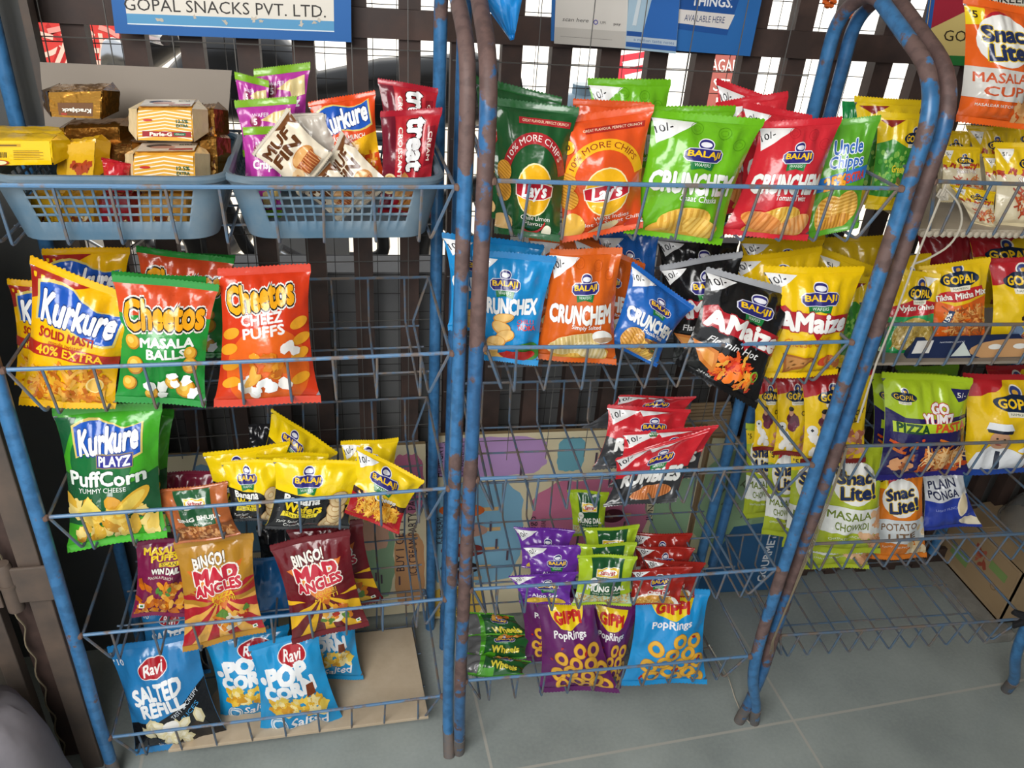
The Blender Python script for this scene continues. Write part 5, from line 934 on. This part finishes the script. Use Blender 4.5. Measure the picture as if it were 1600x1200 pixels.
for i, (q, dt, db, lb) in enumerate((([(1176, 592), (1240, 588), (1236, 706), (1176, 704)], .22, .20, 'yellow football picture packet rearmost of three behind the post'), ([(1212, 588), (1290, 584), (1280, 712), (1208, 712)], .17, .145, 'yellow football picture packet in the middle of three behind the post'), ([(1251, 590), (1366, 576), (1352, 722), (1250, 724)], .09, .055, 'yellow football picture packet at the front, crossed by the post'))):
    pk('savoury_mix_packet', lb, sc, RR, q, dt, db, 'yellow football picture packets')
pk('snack_packet', 'navy and lime pasta snack packet behind, only its left edge showing', pa, RR, [(1360, 582), (1480, 584), (1470, 735), (1356, 735)], .12, .095, G)
pk('snack_packet', 'navy and lime pizza pasta snack packet at the front', pa, RR, [(1377, 580), (1519, 590), (1513, 741), (1368, 750)], .075, .03, G, T=.05)
pk('snack_packet', 'lime green packet lying behind the pasta packets near the liner', ds('lg2', dz_plain, '#6d9a24', None), RR, [(1400, 572), (1500, 570), (1496, 690), (1404, 690)], .20, .18, G, parts=False)
pk('snack_packet', 'yellow and red packet with a man in a captain cap at the picture edge', ds('cap', dz_captain), RR, [(1504, 582), (1650, 588), (1646, 738), (1497, 742)], .08, .035, G, T=.05)
pk('snack_packet', 'red and green packet in the back row behind the captain packet', ds('fb2', dz_family), RR, [(1540, 570), (1640, 572), (1640, 690), (1545, 690)], .17, .15, G)
G = 'packets on the right rack fourth shelf'
sg = ds('sg', dz_snac, '#a9b82c', ('MASALA', 'CHOWKDI', 'CHATPATA SNACK'), ('x', '#6c7f22'), ['#d9a074', '#e6b98f', '#c2845a'])
for q, dt, db, lb in (([(1165, 660), (1226, 664), (1216, 810), (1160, 808)], .25, .23, 'lime green masala snack packet leftmost at the very back'), ([(1200, 690), (1266, 694), (1250, 838), (1190, 836)], .20, .17, 'lime green masala snack packet second from the left'), ([(1236, 700), (1318, 704), (1298, 858), (1222, 856)], .145, .115, 'lime green masala snack packet third from the left, just behind the post')):
    pk('snack_packet', lb, sg, RR, q, dt, db, 'lime green masala snack packets')
pk('snack_packet', 'lime green masala snack packet under the upright one, showing only its lower end', sg, RR, [(1254, 762), (1352, 768), (1357, 888), (1250, 888)], .10, .05, 'lime green masala snack packets', T=.03)
pk('snack_packet', 'lime green masala snack packet upright and unobscured right of the post', sg, RR, [(1290, 690), (1384, 700), (1376, 866), (1270, 862)], .072, .035, 'lime green masala snack packets')
so_ = ds('sno', dz_snac, '#d9781e', ('POTATO', 'LITE', 'LIGHT CRUNCH'), ('x', '#7a5a3c'), ['#e6d3b0', '#d9bf92', '#efe2c8'], 1.55, '#cdd2d4')
pk('snack_packet', 'orange potato ring packet right of the lime masala packets', so_, RR, [(1366, 730), (1444, 726), (1449, 872), (1363, 874)], .085, .05, G)
pg = D(1.2, '#e5e4e0', '#2c3f9a', '#2a3c96'); pg.rect('#c9cbcf', 0, .5, 1, 1.2); pg.poly('#2b3f9e', [(0, .62), (1, .74), (1, .05), (0, .05)]); pg.text('#252a4a', 'PLAIN', .42, .98, .66, .15, rot=4, bold=.03); pg.text('#252a4a', 'PONGA', .42, .79, .68, .15, rot=4, bold=.03); pg.text('#9aa7d6', 'LIGHT MUNCH', .45, .48, .5, .05, rot=3); pg.ell('#e8dcc2', .8, .55, .10, .26, -25); pg.ell('#d9c7a2', .8, .55, .07, .22, -25); pg.ell('#e8dcc2', .85, .16, .22, .11, -15)
pk('snack_packet', 'white and blue plain snack packet at the right of the fourth shelf', pg, RR, [(1440, 738), (1503, 736), (1534, 822), (1440, 828)], .09, .06, G)
pk('snack_packet', 'orange snack packet lying behind the lime masala packet at the rail', ds('sno2', dz_plain, '#c9641c', None, '#fff', 1.2, TANS), RR, [(1340, 800), (1400, 800), (1396, 872), (1336, 872)], .13, .11, G, parts=False)
# hanging packet at the top right, on a wire from the grille
hang = ds('sh', dz_snac, '#e0601f', ('MASALA', 'CUP', 'MASALEDAR KATORI'), ('x', '#c9542a'), ['#d99a5a', '#e3ae74'], 1.45, '#cfccc6')
hp = pk('snack_packet', 'big orange masala cup packet hanging in the top right corner', hang, RR, [(1506, -6), (1618, 14), (1612, 204), (1494, 190)], .06, .03, None, T=.05)
bh = pk('snack_packet', 'blue packet hanging from above with only its pointed corner in view', ds('bh', dz_plain, '#1f86d2', None), RM, [(690, -90), (834, -92), (803, 62), (796, 62)], .18, .17, None, T=.02, pinch=0.0)
wm = MB(); a = RR.at(1560, -6, .05); wm.tube([a, a + np.array([0, 0, .05]), a + np.array([.005, .05, .2]), a + np.array([.005, GY - .15, .25])], .0012, 5); tag(wm.build('hanging_wire', M_MESH), 'thin wire holding up the orange masala cup packet', 'wire')
wm = MB(); a = RM.at(790, -90, .17); wm.tube([a - np.array([0, 0, .02]), a + np.array([0, .02, .1]), a + np.array([0, GY - .19, .2])], .0012, 5); tag(wm.build('hanging_wire', M_MESH), 'thin wire holding up the blue hanging packet', 'wire')

# ------------------------------------------------------------------ signs on the grille and boards behind the racks
SY = GY - .03
d = D(.34, '#2b66ab', seal=.0); d.rect('#5b9bc6', .055, .05, .925, .34); d.rect('#e3ddd2', .055, .098, .925, .34); d.rect('#d9e6ee', .055, .046, .925, .052); d.text('#3a3634', 'GOPAL SNACKS PVT. LTD.', .47, .142, .84, .058, bold=-.004); d.lumps(['#c9c0b2', '#bfb6a6'], .1, .055, .9, .10, 8, .015, .6); d.ell('#3a5fae', .60, .205, .03, .02)
flat_panel('shop_sign', [RM.at(166, -62, SY), RM.at(548, -48, SY), RM.at(549, 66, SY), RM.at(180, 52, SY)], d, .006, 'white and blue lettered company board tied to the grille at top left', 'sign', back='#2b66ab')
d = D(.62, '#2c6cb2', seal=.0); d.poly('#20549c', [(.60, .62), (.92, .62), (.86, .125), (.60, .145)]); d.text('#f0f2f4', 'THINGS.', .76, .335, .20, .060, bold=.03); d.poly('#e2dcd8', [(.60, .275), (.88, .26), (.86, .165), (.60, .185)]); d.text('#28406e', 'AVAILABLE HERE', .735, .222, .20, .042, bold=.03)
flat_panel('poster_board', [RM.at(864, -80, SY), RM.at(1204, -66, SY), RM.at(1172, 88, SY), RM.at(861, 64, SY)], d, .004, 'blue poster board with an available here strip on the grille', 'poster', back='#2c6cb2')
d = D(1.2, '#dcd7d0', seal=.0); d.rect('#c6c1ba', 0, 0, 1, .22); d.rect('#4a4644', .08, .10, .80, .103); d.text('#55504e', 'scan here', .28, .33, .36, .05, shear=.2); d.ring('#5a55a8', .56, .315, .02, .032); d.text('#6f6a68', 'UPI', .66, .315, .07, .035); d.text('#55504e', 'pay', .86, .30, .1, .035)
flat_panel('payment_poster', [RM.at(871, -80, SY - .006), RM.at(985, -76, SY - .006), RM.at(978, 76, SY - .006), RM.at(866, 68, SY - .006)], d, .002, 'off-white payment poster on the left of the blue poster board', 'poster', back='#dcd7d0')
d = D(1.6, '#a9c4d6', seal=.0); d.poly('#2f6ab8', [(.30, .20), (.62, 1.6), (1, 1.6), (1, .20)]); d.rect('#23539c', 0, .16, .3, .30); d.rect('#b9c8d6', 0, .12, 1, .22); d.text('#4a6ea8', 'a million taste notes', .55, .17, .8, .05); d.rect('#2a5ca8', 0, .04, 1, .12); d.poly('#d2dde4', [(.1, .4), (.3, 1.6), (.36, 1.6), (.18, .4)])
flat_panel('poster', [RM.at(988, -80, SY - .007), RM.at(1068, -78, SY - .007), RM.at(1056, 84, SY - .007), RM.at(977, 76, SY - .007)], d, .003, 'light and dark blue bottle poster in the middle of the blue board', 'poster', back='#a9c4d6')
d = D(1.0, '#d9c27a', seal=.0); d.poly('#a8283c', [(0, .34), (.42, .62), (.1, 1), (0, 1)]); d.ell('#20305e', .62, .92, .46, .22); d.text('#d9c27a', 'GOPAL', .62, .92, .7, .17, bold=.04); d.rect('#e9e4d4', .3, .62, .9, .73); d.text('#2a2622', 'NAMKEEN', .6, .675, .5, .07, bold=.02); d.text('#3c3020', 'GOPAL SNACKS', .6, .30, .9, .11, bold=-.005); d.rect('#2a7a3a', 0, 0, 1, .10); d.rect('#2a5ca8', -.02, 0, .035, 1)
flat_panel('shop_sign', [RR.at(1462, -60, SY - .02), RR.at(1640, -54, SY - .02), RR.at(1630, 108, SY - .02), RR.at(1440, 100, SY - .02)], d, .006, 'yellow and red company board behind the hanging orange packet', 'sign', back='#2b66ab')
def icecream(seed, words, patches, pops, A=.9):
    d = D(A, '#e2d5b2', seal=.0)
    for c, x0, y0, x1, y1 in patches: d.blob(c, (x0 + x1) / 2, (y0 + y1) / 2 * A, (x1 - x0) / 2, (y1 - y0) / 2 * A, amp=.035, fr=13)
    for x, y, c, dx in pops:
        y *= A; d.rect('#d9b27c', x + dx * .9, y - .009, x + dx * 1.6, y + .009); d.ell(c, x, y, dx, .034, -4); d.lumps([c, '#8a5a4a'], x - dx * .6, y - .012, x + dx * .6, y + .012, 7, .012)
    for t, x, y, w_, h in words: d.text('#3c2d3a', t, x, y * A, w_, h, rot=90, bold=.02)
    R = random.Random(seed); d.lay += 1
    for k in range(16): x, y = R.uniform(.2, .95), R.uniform(.1, .9) * A; d.poly('#5a4a58', [(x, y), (x + .008, y), (x + .008, y + .05), (x, y + .05)], k % 3)
    return d
b0 = lambda r, x, y, z: r.P(x, y, z)
flat_panel('ice_cream_carton', [RL.P(.10, .372, .500), RL.P(.640, .372, .492), RL.P(.646, .350, .005), RL.P(.10, .350, .005)], icecream(5, [('BUY 1 GET 1 FREE', .885, .50, .40, .036), ('ICE CREAM PARTY PACK', .94, .50, .46, .036)], [('#8fae8a', .55, .10, .86, .74), ('#d8a98f', .70, .42, .84, .62), ('#c4708f', .86, .62, .99, .95), ('#7fa9c4', .05, .45, .35, .95), ('#cf9a6a', .86, .05, .99, .5), ('#b48fc0', .3, .1, .52, .4)], [(.62, .25, '#6b2a26', .05), (.68, .60, '#e3c9a4', .06)]), .012, 'flattened ice cream carton standing behind the left rack', 'carton', back='#a58d68')
flat_panel('ice_cream_carton', [RM.P(-.02, .41, .535), RM.P(.600, .41, .535), RM.P(.600, .385, .005), RM.P(-.02, .385, .005)], icecream(9, [('HUNGRY', .012, .88, .14, .03), ('Natural', .055, .88, .15, .05), ('ICE CREAM KULFI', .095, .88, .14, .02), ('ICE CREAM', .018, .52, .13, .024), ('Filiego', .37, .50, .13, .036), ('ICE CREAM', .41, .50, .10, .018), ('JUNIOR', .83, .60, .16, .03), ('GOURMET', .04, .11, .13, .03), ('ICE CREAM CONE', .09, .11, .14, .018)], [('#bf98cc', -.02, .79, .40, .985), ('#84b6d2', -.02, .20, .33, .76), ('#cf7898', .36, .22, .82, .75), ('#72aebe', .44, .80, .54, .97), ('#93b48e', .84, .1, 1.03, .74), ('#72aebe', .88, .80, .99, .97), ('#e6bf55', -.02, .01, .20, .185), ('#84b6d2', .45, .02, .75, .17)], [(.10, .62, '#d96a2a', .085), (.12, .51, '#b88f7e', .08), (.11, .40, '#7a2f2a', .085), (.10, .30, '#2a1c1a', .075), (.09, .235, '#5a2a2a', .06), (.58, .53, '#4a2026', .05), (.68, .55, '#5a2030', .045)]), .012, 'flattened pastel ice cream carton standing behind the middle rack', 'carton', back='#a58d68')
gd = D(1.2, '#c3bf9a', seal=.0); gd.ell('#8fae86', .4, .75, .5, .4); gd.poly('#2c5c88', [(.1, 0), (1, 0), (1, .62), (.35, .55)]); gd.text('#e2e6ea', 'GOURMET', .72, .28, .4, .07, rot=90, bold=.03); gd.sticks(['#5d6a4a'], .2, .6, .7, 1.0, 16, .06, .006)
flat_panel('ice_cream_carton', [RR.P(-.02, .405, .50), RR.P(.28, .405, .48), RR.P(.28, .385, .02), RR.P(-.02, .385, .02)], gd, .012, 'green and navy gourmet carton standing behind the right rack', 'carton', back='#a58d68')
st = MB()
for k in range(5): st.slab([RM.P(.36 + .01 * k, .423 + .006 * k, .548 + .006 * k), RM.P(.66, .423 + .006 * k, .555 + .005 * k), RM.P(.66, .418 + .006 * k, .02), RM.P(.36 + .01 * k, .418 + .006 * k, .02)], .004, (0, -1, 0))
tag(st.build('flattened_cartons', M_CARD, smooth=False), 'brown flattened cartons stacked behind the pastel ice cream carton', 'carton')

# ------------------------------------------------------------------ door at the left edge
def left_door():
    P = RL.P
    r = empty('steel_door', tuple(P(-.05, .02, 0)), 'old dark steel door folded back beside the left rack, with a big hinge', 'door')
    m = MB(); m.box(P(-.048, .045, .62), .035, .03, 1.24, np.array([RL.s, RL.b, [0, 0, 1]])); m.build('jamb', M_JAMB, r, smooth=False, bevel=.002)
    m = MB(); m.box(P(-.085, .07, .62), .05, .006, 1.24, np.array([RL.s, RL.b, [0, 0, 1]])); m.build('gap_shade_strip', M_BAR, r, smooth=False)  # dark strip standing in for the shade in the gap beside the jamb
    m = MB(); m.box(P(-.32, .06, .60), .40, .012, 1.18, np.array([RL.s, RL.b, [0, 0, 1]])); m.build('door_leaf', M_DOOR, r, smooth=False)
    m = MB(); m.box(P(-.13, .045, .60), .03, .025, 1.18, np.array([RL.s, RL.b, [0, 0, 1]])); m.build('leaf_frame', M_JAMB, r, smooth=False, bevel=.002)
    zc = .50; h = MB(); c = P(-.085, .028, zc)
    h.box(P(-.045, .024, zc), .07, .006, .075, np.array([RL.s, RL.b, [0, 0, 1]])); h.box(P(-.135, .024, zc - .01), .07, .006, .07, np.array([RL.s, RL.b, [0, 0, 1]])); hb = h.build('hinge', M_JAMB, r, smooth=False, bevel=.002)
    k = MB(); k.lathe(c, [(0, -.055), (.013, -.055), (.013, -.002), (.0145, -.002), (.0145, .004), (.013, .004), (.013, .040), (.010, .046), (0, .047)], 14); k.build('hinge_pin', M_JAMB, hb)
    t = MB(); pts = []
    for i in range(60): a = i * .9; pts.append(P(-.100 + .004 * math.cos(a), .055 + .004 * math.sin(a), .70 - i * .0115))
    t.tube(pts, .0016, 5); t.build('twisted_wire', M_TWINE, r)
left_door()
dl = MB(); A = [RL.P(-.42, .34, 1.9), RL.P(.030, .34, 1.9), RL.P(.030, .34, .0), RL.P(-.42, .34, .0)]; dl.slab(A, .02, (0, -1, 0)); dl.box(RL.P(.036, .345, .95), .012, .03, 1.9, np.array([RL.s, RL.b, [0, 0, 1]]), 1)
tag(dl.build('door_1', [mix_mat('slate_grey_door', '#45474a', '#52524f', 6, .3, .7, .5, .7), M_JAMB], smooth=False), kind='structure')
# grey sack close to the camera at the bottom left
bl = MB(); c = RL.at(-26, 1180, -.10); R_ = np.random.RandomState(3); vs = []; fs = []; zt = c[2] + .11
prof = [(.0, .002), (.085, .002), (.100, .03), (.108, .12), (.104, zt * .45), (.098, zt * .7), (.086, zt * .86), (.060, zt * .95), (.028, zt * .985), (.022, zt), (.030, zt + .018), (.036, zt + .034), (.012, zt + .030), (.0, zt + .026)]
for j, (r_, z_) in enumerate(prof):
    for i in range(28):
        a = 2 * PI * i / 28; k_ = min(1, j / 6); w_ = 1 + .05 * math.sin(3 * a + j * .5) + .03 * math.sin(7 * a - j * .3) + (.10 * math.sin(9 * a) if j >= 7 else 0)
        vs.append((c[0] + r_ * w_ * math.cos(a), c[1] + r_ * w_ * math.sin(a), z_))
for j in range(len(prof) - 1):
    for i in range(28): fs.append((j * 28 + i, j * 28 + (i + 1) % 28, (j + 1) * 28 + (i + 1) % 28, (j + 1) * 28 + i))
bl.add(vs, fs)
sk = empty('sack', (float(c[0]), float(c[1]), 0), 'grey cloth sack at the bottom left corner close to the camera', 'sack')
bl.build('sack_body', mix_mat('grey_cloth', '#6d6a70', '#827e84', 8, .3, .7, .85, .95), sk)
tb = MB(); tb.tube([(c[0] + .026 * math.cos(2 * PI * i / 16), c[1] + .026 * math.sin(2 * PI * i / 16), zt - .002) for i in range(16)], .004, 6, closed=True); tb.build('tie', M_TWINE, sk)

# ------------------------------------------------------------------ right side: carton, cake dome, knot, twine
cx0 = RR.at(1500, 905, .25); z0 = .032
bx = empty('cardboard_box', (RR.o[0] + .88, RR.o[1] + .33, z0), 'brown cardboard box with a red leaf print at the right edge', 'box')
O = RR.o + np.array([0, 0, z0]); mbx = MB(); t_ = .004
x0, x1, y0, y1, hh = .775, 1.10, .20, .46, .17
for a, b in (((x0, y0), (x0, y1)), ((x0, y1), (x1, y1)), ((x1, y1), (x1, y0)), ((x1, y0), (x0, y0))):
    A_, B_ = np.array([a[0], a[1], 0]) + O, np.array([b[0], b[1], 0]) + O; up_ = np.array([0, 0, hh]); nn = np.cross(B_ - A_, up_)
    mbx.slab([A_ + up_, B_ + up_, B_, A_], t_, -nn)
mbx.box(O + np.array([(x0 + x1) / 2, (y0 + y1) / 2, .003]), x1 - x0, y1 - y0, .005); mbx.build('carton_wall', M_CARD, bx, smooth=False)
fl_ = MB(); fl_.slab([O + np.array([x0, y0, hh]), O + np.array([x0, y1, hh]), O + np.array([x0 + .12, y1, hh + .012]), O + np.array([x0 + .12, y0, hh + .012])], .003, (0, 0, 1)); fl_.slab([O + np.array([x0, y1, hh]), O + np.array([x1, y1, hh]), O + np.array([x1, y1 - .1, hh + .01]), O + np.array([x0, y1 - .1, hh + .01])], .003, (0, 0, 1)); fl_.build('flap', M_CARD, bx, smooth=False)
pd = D(.7, '#a58b69', seal=0); pd.lumps(['#b0604a', '#9c4a38'], .42, .3, .6, .55, 9, .06, .5, .5); pd.rect('#7f9a5a', .12, .12, .40, .26); pd.rect('#7f9a5a', .65, .42, .9, .54); pd.ring('#8a6f4d', .8, .25, .03, .045)
flat_panel('print', [O + np.array([x0 - .001, y1 - .01, hh - .01]), O + np.array([x0 - .001, y0 + .01, hh - .01]), O + np.array([x0 - .001, y0 + .01, .02]), O + np.array([x0 - .001, y1 - .01, .02])], pd, .0005, parent=bx, back='#a58b69')
gl = bpy.data.materials.new('clear_plastic'); gl.use_nodes = True; b = gl.node_tree.nodes['Principled BSDF']; b.inputs['Transmission Weight'].default_value = .9; b.inputs['Roughness'].default_value = .08; b.inputs['IOR'].default_value = 1.25; b.inputs['Base Color'].default_value = (.86, .88, .88, 1)
dm = empty('cake_dome', tuple(O + np.array([.93, .33, hh + .016])), 'clear ribbed plastic cake dome resting on the cardboard box', 'plastic lid')
k = MB(); prof = [(.105, .0), (.100, .012), (.092, .045), (.078, .072), (.055, .085), (.0, .088)]; n = 40; vs = []; fs = []; cc = O + np.array([.93, .33, hh + .016])
for r_, z_ in prof:
    for i in range(n): a = 2 * PI * i / n; q_ = r_ * (1 + (.022 if i % 2 else -.022) * (1 if .0 < z_ < .084 else 0)); vs.append(cc + np.array([q_ * math.cos(a), q_ * math.sin(a), z_]))
for j in range(len(prof) - 1):
    for i in range(n): fs.append((j * n + i, j * n + (i + 1) % n, (j + 1) * n + (i + 1) % n, (j + 1) * n + i))
k.add(vs, fs); oo = k.build('dome_shell', gl, dm); sd = oo.modifiers.new('t', 'SOLIDIFY'); sd.thickness = .0012
k = MB(); k.tube([cc + np.array([.107 * math.cos(2 * PI * i / 40), .107 * math.sin(2 * PI * i / 40), .002]) for i in range(40)], .003, 6, closed=True); k.build('rim', gl, dm)
kn = MB(); c = RR.P(RR.w - .01, -.012, RR.t[4] + .002)
for i in range(7):
    a = i * 1.3; e = np.array([.018 * math.cos(a), .012 * math.sin(a * .7), .012 * math.sin(a)]); kn.tube([c, c + e * .7 + np.array([0, 0, .006]), c + e * 1.7, c + e * 2.0 + np.array([.006, 0, -.008])], [.008, .009, .007, .003], 8)
tag(kn.build('cloth_knot', mat('black_cloth', '#17171a', .9, bump=.4)), 'black rag knotted around the end of the right rack bottom rail', 'rag')
tw = MB(); P_ = lambda px, py, y: RR.at(px, py, y)
tw.tube(fillet([P_(1475, 292, -.006), P_(1500, 318, -.010), P_(1505, 350, -.010), P_(1485, 385, -.012), P_(1445, 407, -.014), P_(1428, 412, -.014)], .02, 4), .0016, 6)
tw.tube([P_(1478, 288, -.006), P_(1455, 345, -.014), P_(1428, 412, -.016), P_(1400, 490, -.016), P_(1370, 565, -.016), P_(1340, 660, -.016)], .0017, 6)
for k in range(3): tw.tube([P_(1470 + 4 * k, 296, -.004), P_(1464 + 5 * k, 306, -.010), P_(1472 + 4 * k, 312, -.010), P_(1480, 300, -.004)], .0018, 6)
tag(tw.build('string', mat('white_string', '#b9b1a2', .9)), 'off-white string looped and tied to the right rack top rail', 'string')
tw = MB()
for k in range(4):
    o_ = .9 * k; tw.tube([P_(1322 + o_, 700, -.014 - .002 * k), P_(1300 + o_ * 1.2, 765, -.016), P_(1266 + 2.5 * o_, 850, -.018), P_(1238 + o_ * .8, 925, -.018), P_(1206 + o_, 1002, -.016), P_(1202 + 2 * k, 1022, -.014)], .0006, 5)
tag(tw.build('twine_bundle', M_TWINE), 'loose bundle of jute twine hanging down beside the right post', 'twine')
tw = MB(); A_ = lambda px, py, z: CAM + ray(px, py) * ((z - CAM[2]) / ray(px, py)[2])
tw.tube([RM.at(1108, 1008, .05), A_(1139, 1060, .02), A_(1148, 1090, .003), A_(1160, 1118, .003), A_(1172, 1130, .003)], .0014, 5); tag(tw.build('string', mat('white_string', '#b9b1a2', .9)), 'thin pale string trailing to the floor beside the middle rack right foot', 'string')
# marigold garland at the top
for k, (px, py) in enumerate(((1336, 20), (1384, 13), (1392, 18), (1296, 2))):
    m = MB(); c = RM.at(px, py, GY - .045); R_ = random.Random(k)
    for j in range(26): a, t = R_.uniform(0, 6.28), R_.uniform(-1, 1); r_ = .011; v = np.array([r_ * math.cos(a) * math.sqrt(1 - t * t), r_ * math.sin(a) * math.sqrt(1 - t * t), r_ * t]); m.lathe(c + v * .8, [(0, -.004), (.005, -.001), (.004, .003), (0, .004)], 6)
    m.tube([c, c + np.array([0, .01, .06]), c + np.array([0, .03, .14])], .0008, 4)
    tag(m.build('marigold', mat('marigold_orange', '#d9641c', .8)), ['orange marigold hanging under the bent top of the right post', 'orange marigold behind the arch of the two right posts', 'orange marigold, right of the pair behind the arch', 'orange marigold at the top edge left of the arch'][k], 'flower', 'dried marigolds on the grille')

# ------------------------------------------------------------------ street behind the grille
def far(px, py, y): d_ = ray(px, py); return CAM + d_ * ((y - CAM[1]) / d_[1])
def motorbike(x, y, label, col):
    K = 1.12; r = empty('motorcycle', (x, y, .16), label, 'motorcycle', 'motorcycles parked in the street'); blk = mat('bike_black', '#18191b', .35); chrome = mat('bike_chrome', '#c9ccd0', .2, 1.0); tank = mat('bike_' + col, col, .3)
    B = np.array([x, y, .16])
    for s in (-.62, .62):
        m = MB(); m.tube([B + np.array([s + .26 * math.cos(2 * PI * i / 28), 0, .30 + .26 * math.sin(2 * PI * i / 28)]) for i in range(28)], .042, 10, closed=True); w_ = m.build('wheel', blk, r)
        m = MB()
        for i in range(10): a = 2 * PI * i / 10; m.tube([B + np.array([s, 0, .30]), B + np.array([s + .23 * math.cos(a), 0, .30 + .23 * math.sin(a)])], .006, 5)
        m.lathe(B + np.array([s, 0, .30]), [(0, -.05), (.045, -.05), (.045, .05), (0, .05)], 14, ax=np.array([[1, 0, 0], [0, 0, 1], [0, -1, 0]])); m.build('spokes', chrome, w_)
    m = MB(); m.tube(fillet([B + np.array([-.62, 0, .30]), B + np.array([-.42, 0, .82]), B + np.array([.1, 0, .72]), B + np.array([.62, 0, .30])], .06), .028, 10); m.tube(fillet([B + np.array([-.35, 0, .75]), B + np.array([-.2, 0, .3]), B + np.array([.25, 0, .3]), B + np.array([.2, 0, .72])], .06), .022, 10); m.build('frame', blk, r)
    m = MB(); m.tube([B + np.array([-.36, 0, .84]), B + np.array([-.25, 0, .88]), B + np.array([-.08, 0, .88]), B + np.array([.04, 0, .83])], [.06, .13, .14, .07], 16); m.build('fuel_tank', tank, r)
    m = MB(); m.tube([B + np.array([.04, 0, .82]), B + np.array([.25, 0, .84]), B + np.array([.55, 0, .87]), B + np.array([.68, 0, .90])], [.08, .11, .11, .05], 14); m.build('seat', blk, r)
    m = MB(); m.box(B + np.array([-.02, 0, .42]), .30, .22, .26); m.tube(fillet([B + np.array([-.1, -.12, .35]), B + np.array([.1, -.14, .22]), B + np.array([.75, -.15, .30])], .05), .04, 10); m.build('engine', chrome, r)
    m = MB(); m.lathe(B + np.array([-.52, 0, .88]), [(0, -.09), (.06, -.08), (.095, 0), (.09, .02), (0, .03)], 16, ax=np.array([[0, 1, 0], [0, 0, 1], [-1, 0, 0]])); m.build('headlamp', chrome, r)
    m = MB(); m.tube(fillet([B + np.array([-.30, -.34, 1.02]), B + np.array([-.42, -.1, 1.0]), B + np.array([-.42, .1, 1.0]), B + np.array([-.30, .34, 1.02])], .05), .014, 8); m.build('handlebar', chrome, r)
    for s in (-1, 1): m = MB(); m.tube([B + np.array([-.42, .1 * s, 1.0]), B + np.array([-.45, .24 * s, 1.2])], .006, 6); m.lathe(B + np.array([-.45, .25 * s, 1.24]), [(0, -.02), (.05, -.015), (.06, 0), (0, .015)], 12, ax=np.array([[0, 1, 0], [0, 0, 1], [-1, 0, 0]])); m.build('mirror', blk, r)
motorbike(-.35, 1.62, 'black motorcycle parked in the street behind the right tub', '#2a2c30')
motorbike(-1.5, 2.3, 'white tanked motorcycle parked further left in the street', '#d9dadb')
bd_ = D(.8, '#c23b36', seal=0); bd_.rect('#e7dfd8', 0, .22, 1, .36); bd_.sticks(['#d98a80', '#e6b9a8', '#a82a2a'], .05, .4, .95, .75, 40, .12, .02); bd_.sticks(['#b59a62', '#8a6a4a', '#d9c9a0'], .05, .02, .95, .2, 60, .06, .01)
flat_panel('cloth_banner', [far(20, 30, 2.1), far(190, 34, 2.1), far(206, 190, 2.1), far(40, 190, 2.1)], bd_, .01, 'red and white patterned cloth hung in the street at far left', 'banner', back='#c23b36')
bq = D(1.4, '#b32b3a', seal=0)
for k in range(6): bq.poly('#f0d9d9', [(.12 + .08 * (k % 3), 1.25 - .2 * k), (.80, 1.32 - .2 * k), (.84, 1.22 - .2 * k), (.16 + .08 * (k % 3), 1.15 - .2 * k)])
flat_panel('street_poster', [far(962, 60, 5.88), far(1018, 62, 5.88), far(1012, 200, 5.88), far(958, 200, 5.88)], bq, .01, 'red lettered poster in the street behind the lime packets', 'poster', back='#b32b3a')
br_ = D(1.3, '#8a4a44', seal=0); br_.text('#f0e6e0', 'PAGAR', .56, 1.1, .74, .18, bold=.0); br_.text('#f0e6e0', 'STI', .6, .82, .45, .18, bold=.0); br_.text('#f0e6e0', 'JU', .6, .54, .4, .18, bold=.0); br_.rect('#6a3a8a', 0, 0, 1, .25)
flat_panel('street_poster', [far(1092, 78, 5.88), far(1160, 82, 5.88), far(1150, 220, 5.88), far(1086, 215, 5.88)], br_, .01, 'brown lettered poster in the street behind the red packets', 'poster', back='#8a4a44')
jc = MB(); c = far(908, 170, 1.2); jc.lathe(np.array([c[0], c[1], c[2] - .16]), [(0, 0), (.075, 0), (.08, .01), (.08, .16), (.06, .19), (.03, .20), (.03, .225), (0, .225)], 20); jo = jc.build('water_jar', mat('pale_blue_plastic', '#a9c9e0', .25)); tag(jo, 'pale blue water jar standing on a ledge in the street', 'jar')
lg_ = MB(); lg_.box((c[0], c[1], (c[2] - .16) / 2 + .005), .5, .3, c[2] - .17); tag(lg_.build('street_ledge', M_WHITEWALL, smooth=False), kind='structure')
